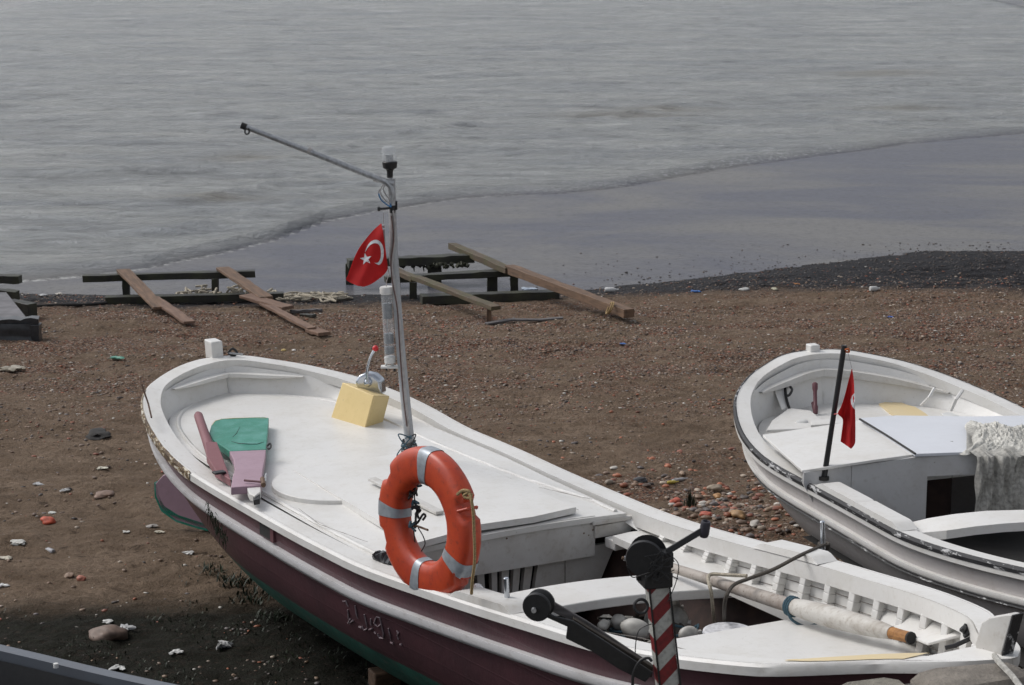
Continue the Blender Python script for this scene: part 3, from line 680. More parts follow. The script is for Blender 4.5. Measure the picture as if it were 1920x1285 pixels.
# raised cabin top panel + round hatch + deck battens and seams
zt = 1.035
m = MB(); fr = [(781,1018,1.035),(833,1004,1.045),(903,983,1.05),(1000,969,1.045),(1080,951,1.035)]
fpts = [at(*q) for q in fr]; back = [A.P(2.15, w, DKZ(2.15)+.045) for w in (-.46,-.22,.05,.30,.52)]
rows = [[back[i].lerp(fpts[i], k/10) + Vector((0,0,.0)) for i in range(5)] for k in range(11)]
m.grid([list(reversed(r)) for r in rows], WHITE)
peri = rows[0]+[r[-1] for r in rows[1:]]+rows[-1][::-1][1:]+[r[0] for r in rows[::-1][1:]]
lo = [p-Vector((0,0,.035)) for p in peri]; m.grid([peri, lo], WHITE); m.build('cabin_top', A.root, smooth=30)
cx, cw = A.loc(640,900,1.02); m = MB()
disc = [(cx+.40*math.cos(a), cw+.40*math.sin(a)) for a in [2*math.pi*i/40 for i in range(40)]]
m.prism([A.P(x,w,DKZ(x)+.042) for x, w in disc], Vector((0,0,-.03)), WHITE); m.build('round_hatch', A.root, bevel=.004)
SEAM = plain('dark_seam', (.24,.22,.20), .9)
m = MB()
for a_, b_ in (((600,985),(690,1018)),((560,955),(600,985)),((1085,958),(880,868)),((1010,915),(1110,938)),((860,862),(960,900))):
    p, q = at(*a_, DKZ(2)+.028), at(*b_, DKZ(2)+.028); pp = [p.lerp(q, i/10)+Vector((0,0,.003*noise.noise(Vector((i*1.7, a_[0], 0))))) for i in range(11)]
    m.tube([x+Vector((0,0,.004)) for x in pp], [.001+.0025*max(0,noise.noise(Vector((i*2.3,a_[1],0)))) for i in range(11)], SEAM, 5)
m.build('deck_seam', A.root)
m = MB(); m.beam(at(697,898,1.055), at(825,962,1.055), .05, .018, WOLD); m.build('deck_batten', A.root, bevel=.003)
# cabin bulkhead
m = MB()
KB = lambda y, z: y*min(1, .45+.7*z) if z < .75 else y
def bulk(y0, y1, z0, z1, x, th, mat): m.prism([A.P(x,KB(y0,z0),z0),A.P(x,KB(y1,z0),z0),A.P(x,y1,z1),A.P(x,y0,z1)][::-1], A.d*-th, mat)
m = MB(); n_ = 24; rows = []
for i in range(n_+1):
    w = -.92+1.50*i/n_; rows.append([A.P(CAB-.015, w, DKZ(3)+.035-.04*w*w), A.P(CAB-.015, w, .775-.02*w)])
m.grid(rows, WOLD); m.grid([[r[1], r[1]-A.d*.05] for r in rows], WOLD); m.build('cabin_beam', A.root)
ms = MB()
for (x, y, r) in ((1118,986,.011),(1128,992,.013),(1137,997,.012),(1112,994,.006),(1124,984,.009),(1095,1000,.006),(1143,990,.006),(1104,1004,.004),(950,1010,.007),(975,1000,.004)):
    c_ = atP(x, y, A.P(CAB-.013,0,.9), A.d); ms.add([c_+A.n*(r*random.uniform(.6,1.5)*math.cos(a))+Vector((0,0,r*random.uniform(.5,1.2)*math.sin(a))) for a in [2*math.pi*i/9 for i in range(9)]], [tuple(range(9))], TIM)
ms.build('rust_stain', A.root, smooth=0)
m = MB(); w = -.88; xb = CAB-.07
segs = []; prev = -.90
for xa, xe in ((880,893),(907,921),(932,941),(955,964),(977,986),(1001,1011)):
    wa0, wa1 = [(atP(q, 1085, A.P(xb,0,.7), A.d)-A.A).dot(A.n) for q in (xa, xe)]; segs.append((prev, wa0)); prev = wa1
segs.append((prev, .76))
for a_, b_ in segs: bulk(max(a_,-.84), b_, .46, .80, xb, .03, WOLD)
bulk(-.80,.76,.44,.48,xb+.002,.034,WOLD)
m.build('bulkhead', A.root)
m = MB(); bulk(-.84,.88,.46,.93,xb-.4,.02,BLACK); m.build('cabin_shade_sheet', A.root)  # added black sheet, paints the cabin's inner shade behind the slots
m = MB(); m.tube([A.P(xb+.003,.42,.42), A.P(xb+.003,.42,.80)], .003, SEAM, 4); m.build('bulkhead_seam', A.root)
# side steps on the far side
def slab_px(name, quad, zt, th, mat, parent=A.root, bev=.005):
    pts = [at(x, y, z) for (x, y), z in zip(quad, zt if isinstance(zt, (list,tuple)) else [zt]*len(quad))]
    m = MB(); m.prism(pts, Vector((0,0,-th)), mat)
    c = sum(pts, Vector())/len(pts); nrm = (pts[1]-pts[0]).cross(pts[2]-pts[0])
    if nrm.z < 0: m.f = [tuple(reversed(f)) for f in m.f]
    return m.build(name, parent, bevel=bev)
m = MB(); m.beam(A.P(CAB-.02,.57,.90), A.P(CAB-.02,.88,.90), .04, .07, WOLD); m.build('deck_end_board', A.root, bevel=.004)
m = MB(); m.beam(A.P(CAB-.005,.55,.955), A.P(CAB-.005,1.0,.945), .03, .022, WOLD); m.build('deck_end_trim', A.root, bevel=.003)
m = MB(); m.beam(A.P(CAB+.07,.62,.845), A.P(CAB+.07,.99,.855), .10, .055, WHITE); m.build('step', A.root, bevel=.006)
m = MB(); m.beam(A.P(CAB+.11,.77,.80), A.P(CAB+.11,.98,.80), .14, .03, WHITE); m.build('step', A.root, bevel=.006)
m = MB(); m.beam(A.P(CAB-.10,.9,.90), A.P(CAB-.01,.9,.90), .2, .09, WHITE); m.build('deck_end_block', A.root, bevel=.004)
# inner rail clamp (deep board under the rail in the open part) and ribs
m = MB()
for side in (1,-1):
    rows = []
    for i in range(50):
        t = TC+.005+(.965-TC-.005)*i/49; w = max(.02, A.W(t, side)-.112); z = A.Z(t); rows.append([A.P(A.L*t, side*w, z-.006), A.P(A.L*t, side*w, z-.088), A.P(A.L*t, side*(w+.035), z-.088)])
    m.grid(rows if side < 0 else [list(reversed(r)) for r in rows], WHITE)
m.build('inner_clamp', A.root, smooth=40)
benchz = .90
for side in (1,-1):
    for k in range(15):
        x = 4.12+.205*k; t = x/A.L
        if t > .95: continue
        m = MB(); pp = []
        for j in range(5):
            u = j/4; zl = .885+.05*max(0,x-5.4); z = (A.Z(t)-.085)+(zl-(A.Z(t)-.085))*u; w = A.W(t, side)-.085-.035*u; pp.append(A.P(x, side*w, z))
        for a_, b_ in zip(pp[:-1], pp[1:]): m.beam(a_, b_, .042, .05, WHITE, up=A.n)
        m.build('rib', A.root, bevel=.004)
# plank seams on the lining
m = MB()
for side in (1,):
    for dz in (.13,.18,.23):
        pts = [A.P(A.L*t, side*(A.W(t, side)-.058-.035*min(1, dz/.25)-.001), A.Z(t)-dz) for t in [TC+.03+(.90-TC-.03)*i/30 for i in range(31)]]
        m.tube(pts, .0025, SEAM, 4)
m.build('lining_seam', A.root)
# side benches
m = MB(); rows = []
for i in range(40):
    x = CAB+.10+(A.L*.86-CAB-.10)*i/39; t = x/A.L; wo = A.W(t, 1)-.085; wi = min(wo-.05, .62+.02*i/39); bz = benchz+.05*max(0,x-5.4); rows.append([A.P(x, wi, bz-.04), A.P(x, wi, bz), A.P(x, (wi+wo)/2, bz+.005), A.P(x, wo, bz)])
m.grid([list(reversed(r)) for r in rows], WHITE); m.build('side_bench', A.root)
m = MB(); rows = []
for i in range(40):
    x = 4.85+(A.L*.80-4.85)*i/39; t = x/A.L; wo = -(A.W(t,-1)-.13); wi = max(wo+.05, -.58+.22*i/39*1.4); rows.append([A.P(x, wi, .90), A.P(x, wi, .94), A.P(x, (wi+wo)/2, .955), A.P(x, wo, .95)])
m.grid(rows, WHITE); m.build('side_bench', A.root)
# thwart (arched)
m = MB(); rows = []
for i in range(25):
    u = i/24; w = -.82+1.56*u; z = .875+.05*math.sin(math.pi*min(1, max(0, u))); x0 = 4.62+.22*(u-.35); hw = .13
    rows.append([A.P(x0+hw+.03, w, z-.05), A.P(x0+hw+.03, w, z), A.P(x0-hw, w, z+.005), A.P(x0-hw, w, z-.05)])
m.grid([list(reversed(r)) for r in rows], WHITE, closed=True); m.build('thwart', A.root, smooth=30, bevel=.005)
# hold floor, dark inner hull, red frames
m = MB()
for side in (1,-1):
    rows = []
    for i in range(30):
        t = TC-.02+(.97-TC)*i/29; row = []
        for k in range(7):
            z = .88-.12*k*.8; w = max(0, (A.W(t, side)-.10)*(1-.05*k)); row.append(A.P(A.L*t, side*w, max(.32, z)))
        row.append(A.P(A.L*t, 0, .32)); rows.append(row)
    m.grid(rows if side < 0 else [list(reversed(r)) for r in rows], BRWN)
m.build('hold_lining', A.root)
for x in (5.0, 5.38):
    m = MB(); m.beam(A.P(x,-.1,.42), A.P(x,.85,.62), .06, .07, REDB); m.build('floor_timber', A.root, bevel=.005)
m = MB(); m.beam(A.P(4.8,.25,.62), A.P(5.7,.25,.62), .05, .05, REDB); m.build('hold_stringer', A.root, bevel=.005)
# foredeck
FX0 = 5.50
def fz(x): return .925+.30*max(0,(x-FX0)/(A.L-FX0))**1.3
m = MB(); rows = []
for i in range(40):
    u = i/39; row = []
    for k in range(15):
        v = k/14; xb0 = FX0-.06+.10*v; x = xb0+(A.L-.12-xb0)*u; t = x/A.L; a_ = -(A.W(t,-1)-.11); b_ = min(A.W(t,1)-.11, .72+max(0,(x-5.5))*1.2 if x < 5.8 else 9)
        w = a_+(b_-a_)*v; row.append(A.P(x, w, fz(x)+.02*(1-v)))
    rows.append(row)
m.grid([list(reversed(r)) for r in rows], WHITE)
m.grid([rows[0], [p-Vector((0,0,.035)) for p in rows[0]]], WHITE); m.build('foredeck', A.root, smooth=40)
m = MB(); m.tube([at(x, y, fz(5.3)+.03) for x, y in ((1120,1183),(1200,1196),(1300,1222))], .002, SEAM, 4); m.build('foredeck_seam', A.root)
# raised sheet on the far bow side
slab_px('bow_board', [(1607,1117),(1700,1140),(1815,1186),(1740,1205),(1690,1186),(1600,1140)], [1.03,1.09,1.22,1.16,1.07,.98], .015, WHITE)
# yellow paint strip on the near bow rail
m = MB(); rows = []
for i in range(25):
    xs_ = A.loc(1512,1247,1.31)[0]; xe_ = A.loc(1818,1206,1.42)[0]; x = xs_+(xe_-xs_)*i/24; t = x/A.L; w = A.W(t,-1); u = i/24; hw = .010+.062*math.sin(min(1,u*1.6)*math.pi/2)+.008*noise.noise(Vector((i*.6,0,0)))
    c_ = w-.072; rows.append([A.P(x, -(c_+hw*.8), A.Z(t)+.002), A.P(x, -(c_-hw), A.Z(t)+.0015)])
m.grid([list(r) for r in rows], YPALE); m.build('yellow_paint_patch', A.root)
# oarlock pads + pins
def pad(boat, tc, side, half, mat=WHITE):
    m = MB(); rows = []
    for i in range(21):
        u = -1+i/10; t = tc+u*half/boat.L; w = boat.W(t, side); z = boat.Z(t); h = .035*min(1, (1-abs(u))*4); rows.append([boat.P(boat.L*t, side*(w+.015), z-.001), boat.P(boat.L*t, side*(w+.012), z+h), boat.P(boat.L*t, side*(w-.11), z+h), boat.P(boat.L*t, side*(w-.115), z-.001)])
    m.grid(rows if side < 0 else [list(reversed(r)) for r in rows], mat); return m.build('oarlock_pad', boat.root, smooth=30)
xn, wn = A.loc(950,1150,1.06); xf, wf = A.loc(1543,1034,1.10)
pad(A, xn/A.L-.012, -1, .27, WOLD); pad(A, xf/A.L, 1, .27)
for (px, py, top, z) in ((952,1142,1080,1.08),(1543,1030,975,1.12)):
    p = at(px, py, z); q = Vector((p.x, p.y, p.z)); L_ = (py-top)/F_PX*p.y/CP*1.02
    m = MB(); m.lathe(q, (-.05,0,1), [(0,.013),(L_-.004,.013),(L_,.010)], CHROME, 12); m.build('oarlock_pin', A.root)
p = at(952,1148,1.06); m = MB(); m.box(p+Vector((0,0,.02)), (.11,.06,.035), TIM, Matrix.Rotation(angA, 3, 'Z')); m.build('pin_block', A.root, bevel=.004)
# fairlead hole in the topside
m = MB()
t = .375; c_ = A.hull(t, .90, -1); dd_ = (A.hull(t+.01,.90,-1)-c_).normalized(); nn_ = dd_.cross(Vector((0,0,1))).normalized()
m.prism([c_+dd_*x+Vector((0,0,z))+nn_*.01 for x, z in ((-.07,-.035),(.07,-.035),(.07,.035),(-.07,.035))], nn_*-.03, DARK); m.prism([c_+dd_*x+Vector((0,0,z))+nn_*.012 for x, z in ((.07,-.04),(.11,-.04),(.11,.045),(.07,.045))], nn_*-.03, MAROON); m.build('fairlead', A.root)
# worn registration lettering on the near side
LET = paint('worn_white_lettering', (.33,.27,.29), .6, .8, (.16,.07,.08), .5, (.12,.05,.06), scale=3)
def hullpt(px, py, side=-1, out_=.004):
    best = None; o = Vector((0,0,CH)); d = raydir(px, py)
    for i in range(60):
        t = .36+.30*i/59
        for j in range(26):
            h = .35+.5*j/25; p = A.hull(t, h, side); v = p-o; e = (v-d*(v.dot(d)/d.length_squared)).length
            if best is None or e < best[0]: best = (e, t, h)
    e, t, h = best
    for _ in range(25):
        imp = False
        for dt, dh in ((.001,0),(-.001,0),(0,.004),(0,-.004),(.0002,0),(-.0002,0),(0,.0008),(0,-.0008)):
            p = A.hull(t+dt, h+dh, side); v = p-o; e2 = (v-d*(v.dot(d)/d.length_squared)).length
            if e2 < e: e, t, h = e2, t+dt, h+dh; imp = True
        if not imp: break
    a1 = A.hull(t+.002,h,side)-A.hull(t,h,side); a2 = A.hull(t,h+.005,side)-A.hull(t,h,side); nn = a1.cross(a2).normalized()
    if nn.dot(A.n*side) < 0: nn = -nn
    return A.hull(t, h, side)+nn*out_
glyphs = [[(644,1127),(650,1127),(654,1137)],[(653,1143),(655,1160),(657,1168),(663,1163)],[(654,1168),(658,1160)],[(667,1135),(669,1150),(672,1160)],[(674,1175),(679,1176)],[(684,1152),(688,1168),(690,1178),(684,1181),(680,1174)],[(693,1180),(699,1178)],[(696,1160),(697,1172)],[(703,1184),(706,1188)],[(706,1158),(703,1168),(709,1175),(716,1170),(713,1158),(707,1156)],[(716,1170),(720,1188),(720,1197),(713,1195),(709,1188)],[(729,1178),(732,1190),(734,1202)],[(733,1204),(738,1206)],[(745,1182),(748,1186),(746,1192),(748,1198)],[(751,1208),(754,1208)]]
m = MB()
for g in glyphs:
    pts = [hullpt(*q) for q in g]; m.tube(pts, [.0042+.0018*math.sin(i*2.3) for i in range(len(pts))], LET, 5)
m.build('registration_lettering', A.root, smooth=0)
# grass stuck on the strake near the stern
m = MB()
for _ in range(110):
    u = random.random(); p = hullpt(395+38*u+random.gauss(0,3), 955+60*u+random.gauss(0,8)) if False else at(398+36*u+random.gauss(0,3), 950+62*u+random.gauss(0,6), 1.0-.12*u); p = p-A.n*.03
    q = p+Vector((random.gauss(0,.012), random.gauss(0,.012), -random.uniform(.02,.06))); s_ = Vector((.0025,0,0)); m.add([p-s_, p+s_, q], [(0,1,2)], LEAF)
tag(m.build('dry_weed_strand', smooth=0), 'strand of dark dry weed caught over the white rub rail near the stern', 'weed')
# control box with throttle
def boxpx(name, pts_b, z0, z1, mat, parent, bev):
    m = MB(); b = [at(x, y, z0) for x, y in pts_b]; b2 = []
    m.prism([p for p in b], Vector((0,0,z1-z0)), mat); nrm = (b[1]-b[0]).cross(b[2]-b[0])
    if nrm.z > 0: m.f = [tuple(reversed(f)) for f in m.f]
    return m.build(name, parent, bevel=bev)
cb0 = at(619,788,.985); cb1 = at(684,805,.985)
b = [cb0, cb1, at(718,793,.985), at(655,770,.985)]
top = [atY(642,717,cb0.y+.03), atY(701,742,cb1.y+.02), atY(731,743,cb1.y+.20), atY(668,720,cb0.y+.20)]
m = MB(); m.add(b+top, [(3,2,1,0),(4,5,6,7),(0,1,5,4),(1,2,6,5),(2,3,7,6),(3,0,4,7)], YELLOW); cbx = m.build('control_box', A.root, bevel=.006)
m = MB(); m.box((b[0]+b[2])/2+Vector((0,0,.004)), (.26,.26,.012), YPALE, Matrix.Rotation(-.1,3,'Z')); m.build('box_paint_apron', A.root)
tp = (top[1]+top[2])/2*.62+(top[0]+top[3])/2*.38; tp.y += .02
m = MB(); hd = [(690,735),(668,722),(664,710),(672,698),(686,694),(700,697),(713,708),(716,736)]
pl = tp.y; pp = [atY(x, y+6, pl) for x, y in hd]; m.prism(pp, Vector((.03,.08,0)), CHROME); m.build('throttle_head', cbx, bevel=.018, bseg=3)
m = MB(); c1 = atY(690,718,pl-.02); m.lathe(c1+Vector((0,.02,0)), (-.1,-1,0), [(0,.028),(.03,.026),(.05,.018),(.055,.0)], CHROME, 16); m.build('lever_hub', cbx)
m = MB(); lv = [atY(x, y, pl-.06) for x, y in ((690,716),(688,700),(692,680),(698,664),(704,655))]; m.tube(smooth_path(lv, 5), .0095, CHROME, 10); m.build('lever', cbx)
m = MB(); m.blob(lv[-1]+Vector((0,0,.005)), .020, RED, 3, 0); m.build('lever_knob', cbx)
# mast
MB0 = at(773,868,1.0); MY = MB0.y
def mp(px, py, dy=0): return atY(px, py, MY+dy)
m = MB(); m.tube([mp(773,868), mp(765,800), mp(757,720), mp(750,640), mp(744,560), mp(739,480), mp(736,400), mp(734,335)], [.030,.030,.028,.027,.025,.024,.022,.022], ALU, 14); mast = m.build('mast', A.root)
m = MB(); m.tube([mp(738,345,-.02), mp(724,341,-.02), mp(690,328), mp(600,292), mp(520,261), mp(458,237)], [.018,.019,.019,.018,.017,.016], GALV, 12); m.tube([mp(736,385,-.03), mp(736,365,-.03), mp(732,350,-.03), mp(724,342,-.03)], .016, GALV, 8)
m.build('boom', mast)
m = MB(); m.tube(smooth_path([mp(462,240,-.02), mp(459,247,-.02), mp(462,252,-.02), mp(467,249,-.02), mp(466,241,-.02)]), .0045, BLACK, 6); m.tube([mp(452,235), mp(462,239)], .019, DARK, 10); m.tube([mp(577,281), mp(583,284)], .021, CABLE, 10); m.tube([mp(702,333), mp(710,336)], .022, CABLE, 10); m.build('boom_fitting', mast)
m = MB(); bz = mp(731,322); k_ = MY/F_PX/CP
m.lathe(bz, (0,0,1), [(-.035,.018),(0,.018),(.012,.022),(.022,.040),(.055,.044),(.06,.040)], BLACK, 16); m.build('lamp_base', mast)
m = MB(); prof = [(.058,.036),(.065,.038)]+[(.07+.01*i, .038+.001*(i%2)) for i in range(7)]+[(.142,.034),(.150,.012)]
m.lathe(bz, (-.04,0,1), prof, CLEAR, 20); m.lathe(bz, (-.04,0,1), [(.06,.024),(.10,.022)], GALV, 10); m.build('lamp_lens', mast)
m = MB()
m.tube(smooth_path([mp(x, y, -.03) for x, y in ((733,400),(735,440),(731,480),(738,520),(742,560),(749,600),(752,640),(757,700),(762,760),(768,830))], 6), .0075, CABLE, 6)
m.tube(smooth_path([mp(x, y, -.035) for x, y in ((737,395),(741,430),(737,475),(735,515),(741,545),(747,585),(752,650),(757,720),(762,780))], 6), .006, CABLE, 6)
m.tube(smooth_path([mp(x, y, -.04) for x, y in ((734,405),(738,450),(733,490),(736,530),(745,580),(750,660),(756,740),(763,800))], 6), .004, CABLEB, 6)
m.tube(smooth_path([mp(x, y, -.03) for x, y in ((719,345),(713,360),(722,375),(734,385),(736,398))], 6), .004, CABLE, 6)
m.tube(smooth_path([mp(x, y, -.03) for x, y in ((724,342),(719,356),(728,372),(736,384))], 6), .004, CABLE, 6)
m.tube(smooth_path([mp(x, y, -.025) for x, y in ((712,355),(710,366),(720,380),(733,388))], 6), .004, CABLE, 6); m.build('cable', mast)
m = MB(); m.tube(smooth_path([mp(x, y, -.045) for x, y in ((710,363),(714,374),(724,383),(733,388),(731,382))], 6), .0045, BLUER, 6); m.build('blue_wire', mast)
m = MB(); m.tube([mp(712,392,-.03), mp(726,391,-.03), mp(742,388,-.01)], .007, BLACK, 8); m.tube([mp(708,392,-.03), mp(713,392,-.03)], .013, BLACK, 8); m.tube([mp(736,378,-.02), mp(736,400,-.02)], .016, BLACK, 8); m.box(mp(743,385), (.012,.04,.05), BLACK); m.build('pole_clamp', mast)
m = MB(); m.tube([mp(719,430,-.01), mp(722,500,-.01), mp(727,505,-.01)], .008, GALV, 6); m.tube([mp(719,400,-.01), mp(719,425,-.01)], .002, CABLE, 5); m.tube([mp(717,424,-.01), mp(721,424,-.01)], .012, GALV, 6); m.build('flag_staff', mast)
# lashing at the mast foot
m = MB()
for k in range(9):
    c_ = mp(767,828+k*2.6,0); r_ = .034+random.uniform(0,.012); a0 = random.uniform(0,6); pp = [c_+Vector((r_*math.cos(a0+a), r_*math.sin(a0+a), .008*math.sin(a*2+k))) for a in [6.28*i/16 for i in range(17)]]; m.tube(pp, .0045, TEAL if k % 2 else BLACK, 5)
for k in range(4):
    s_ = mp(760+k*6,822,-.04); m.tube(smooth_path([s_, s_+Vector((random.uniform(-.08,.06),-.03,random.uniform(-.02,.03))), s_+Vector((random.uniform(-.08,-.0),-.05,-.08)), s_+Vector((random.uniform(-.05,.02),-.04,-.13))]), .004, BLACK if k % 2 else TEAL, 5)
tag(m.build('lashing', smooth=60), 'dark blue cord lashing wound round the foot of the mast', 'cord')

# reflector tube beside the mast
rt = empty('radar_reflector_tube', mp(726,690)); tag(rt, 'clear tube with grey inner bands and white end caps beside the mast', 'reflector')
ax = (mp(724,546)-mp(731,688)); La = ax.length; ax.normalize(); b0 = mp(731,672); Ls = 126*k_
m = MB(); m.lathe(b0, ax, [(0,.031),(Ls,.034)], CLEAR, 20); m.build('clear_tube', rt)
m = MB(); m.lathe(b0, ax, [(Ls-.01,.034),(Ls-.005,.040),(Ls+.028,.040),(Ls+.034,.036)], FLOAT, 20); m.build('end_cap', rt)
m = MB(); m.lathe(b0, ax, [(-.03,.026),(-.025,.033),(.01,.033)], FLOAT, 20); m.build('end_cap', rt)
GB = plain('grey_film', (.13,.14,.15), .4); 
for a_, c_ in ((.03,.07),(.09,.15),(.24,.275),(.275,.33),(.35,.385)):
    if c_ < Ls-.01: m = MB(); m.lathe(b0, ax, [(a_,.027),(c_,.027)], GB, 16); m.build('grey_band', rt)
m = MB(); m.tube([b0+ax*.05+Vector((-.01,-.0,0)), b0+ax*(Ls-.05)], .003, GALV, 5); m.build('inner_wire', rt)
m = MB(); fb = mp(731,688)
for sx in (-.028,0.02): m.tube([b0+Vector((sx*.5,0,-.02)), fb+Vector((sx*1.0,0,0))], .008, FLOAT, 8)
m.box(fb+Vector((0,0,0)), (.105,.05,.012), FLOAT); m.box(fb+Vector((-.02,0,-.012)), (.012,.012,.02), BLACK); m.box(fb+Vector((.028,0,-.012)), (.012,.012,.02), BLACK); m.build('foot_bracket', rt, bevel=.002)
m = MB(); m.tube(smooth_path([mp(724,546), mp(725,528), mp(729,516), mp(728,505)]), .0022, CABLE, 5); m.build('hanging_string', rt)

# flag of the large boat: thin cloth with crescent and star
def wav(px, py, off=0): return atY(px, py, MY-.05-.022*math.sin((px-650)*.10+(py-420)*.045)-.02*noise.noise(Vector((px*.05, py*.022, 3)))+off)
rgt = [(715,419),(719,440),(722,462),(725,485),(727,503),(722,513),(712,522),(696,533),(682,538)]
lft = [(715,419),(701,431),(688,446),(675,463),(665,482),(657,503),(652,517),(650,526),(670,536)]
rr_ = smooth_path([Vector((x,y,0)) for x,y in rgt], 3); ll_ = smooth_path([Vector((x,y,0)) for x,y in lft], 3)
m = MB(); rows = [[wav(*(a.lerp(b_, k/12)).xy) for k in range(13)] for a, b_ in zip(ll_, rr_)]
m.grid(rows, FLAG); m.grid([[p+Vector((0,.002,0)) for p in reversed(r)] for r in rows], FLAG); fl = m.build('flag', smooth=80, origin=mp(715,419,-.05)); tag(fl, 'red flag with white crescent and star on the mast of the maroon boat', 'flag')
def arc(cx, cy, r, a0, a1, n, sx=1): return [(cx+sx*r*math.cos(R(a0+(a1-a0)*i/n)), cy+r*math.sin(R(a0+(a1-a0)*i/n))) for i in range(n+1)]
outc = smooth_path([Vector((x,y,0)) for x,y in ((684,474),(689,461),(697,452),(707,450),(715,456),(719,466),(719.5,478),(717,490),(711,497),(702,493))], 3)
innc = smooth_path([Vector((x,y,0)) for x,y in ((684,474),(691,463),(699,457),(707,457),(712,462),(714,471),(714,480),(712,488),(708,493),(702,493))], 3)
m = MB(); 
for off in (-.003, .005): m.grid([[wav(a.x, a.y, off), wav(b_.x, b_.y, off)] for a, b_ in zip(outc, innc)] , CLOTHW)
m.build('crescent', fl)
cs = Vector((686,486,0)); st = []
for i in range(10):
    a = R(-100+36*i); r_ = 11.5 if i % 2 == 0 else 4.6; st.append((cs.x+r_*math.cos(a), cs.y+r_*math.sin(a)))
m = MB()
for off in (-.003,.005): m.add([wav(cs.x, cs.y, off)]+[wav(x, y, off) for x, y in st], [(0, 1+i, 1+(i+1)%10) for i in range(10)], CLOTHW)
m.build('star', fl)

# lifebuoy standing on the near rail
LB = empty('lifebuoy', A.P(4.45,-.82,1.0)); tag(LB, 'orange lifebuoy with silver reflective bands standing on the rail of the maroon boat', 'lifebuoy')
lc, lw_ = A.loc(804,980,1.345); LC = A.P(lc, lw_, 1.345)
tl = R(4); U1 = (A.d*math.cos(tl)+Vector((0,0,-math.sin(tl)))); 
U1 = Matrix.Rotation(R(7), 3, 'Z') @ U1; U2 = Vector((0,0,1)); U2 = (U2-U1*U2.dot(U1)).normalized(); U2 = (U2+A.n*.03).normalized(); UN = U1.cross(U2).normalized()
RC, RR_, RA = .282, .090, .058   # centre radius, radial and axial half sizes
def torus_pt(th, ph, kr=1., ka=1., gro=0):
    c_, s_ = math.cos(ph), math.sin(ph); e = .62
    cr = math.copysign(abs(c_)**e, c_); sr = math.copysign(abs(s_)**e, s_)
    r = RC+RR_*cr*kr-gro; return LC+(U1*math.cos(th)+U2*math.sin(th))*r+UN*(RA*sr*ka)
m = MB(); rows = []; nph = 24
for i in range(97):
    th = 2*math.pi*i/96; dth = (math.degrees(th)) % 360; row = []
    for k in range(nph):
        ph = 2*math.pi*k/nph; g = 0; kr = 1
        for gc in (28,152,208,332):     # moulded hand slots in the outer rim
            e_ = abs((dth-gc+180)%360-180)
            if e_ < 9 and math.cos(ph) > .15: kr = .62 if e_ < 7 else .85
        row.append(torus_pt(th, ph, kr))
    rows.append(row)
m.grid(rows, BUOY, closed=True); m.build('float_ring', LB, smooth=50, origin=LC)
for c0 in (92, 183, 338, 268):
    m = MB(); rows = []
    for i in range(9):
        th = R(c0-6.5+13*i/8); rows.append([torus_pt(th, 2*math.pi*k/nph, 1.03, 1.04) for k in range(nph)])
    m.grid(rows, TAPE, closed=True); m.build('reflective_band', LB, smooth=60)
for c0 in (28,332):
    m = MB(); m.tube([torus_pt(R(c0), R(-70)), torus_pt(R(c0), R(-20)), torus_pt(R(c0), R(20)), torus_pt(R(c0), R(70))], .008, BUOY, 8); m.build('rope_lug', LB)
m = MB(); sgn = -1 if UN.dot(Vector((0,-1,0))) > 0 else 1
face = lambda px, py, d=.0: atP(px, py, LC-A.n*(RA+.012+d), A.n)
rp_ = smooth_path([face(868,926), face(878,922,.01), face(886,950,.012), face(889,1000,.012), face(890,1050,.012), face(886,1085,.01), face(884,1114,.0)], 6)
m.tube(rp_, .0075, ROPEY, 6); kn = smooth_path([face(858,927,.005), face(868,920,.02), face(880,922,.01), face(870,930,.02), face(880,934,.01), face(884,925,0)], 5); m.tube(kn, .008, ROPEY, 6); m.build('grab_line', LB)
m = MB()
cc_ = lambda px, py: atP(px, py, LC, A.n)
for k in range(7):
    y0 = 905+13*k; c0_ = cc_(779+random.uniform(-4,8), y0); m.tube(smooth_path([c0_+Vector((random.uniform(-.03,.03), random.uniform(-.03,.03), random.uniform(-.03,.03))) for _ in range(6)]), .006, BLACK if k % 3 else TEAL, 5)
m.tube(smooth_path([cc_(783,896), cc_(777,930), cc_(781,960), cc_(776,990), cc_(779,1024)]), .0035, BLACK, 5); m.tube(smooth_path([cc_(784,990), cc_(793,1005), cc_(797,1020), cc_(790,1034)]), .003, BLACK, 5)
m.tube([cc_(770,986), cc_(783,987), cc_(802,994)], .006, TIM, 6); tag(m.build('cord_tangle', smooth=60), 'tangled dark cord hanging inside the orange lifebuoy', 'cord')
m = MB(); 
for k in range(5): p = at(712+6*k,1052+k*2.2,.99); m.blob(p+Vector((0,0,.02)), .035, BLKPL, 2, .35, k)
tag(m.build('black_bag'), 'crumpled black plastic bag at the foot of the orange lifebuoy', 'bag')
m = MB(); m.blob(at(898,1106,1.03), .035, CLOTHW, 2, .45, 8, (1,.7,.9)); tag(m.build('plastic_scrap'), 'small crumpled translucent plastic scrap by the foot of the lifebuoy', 'litter')

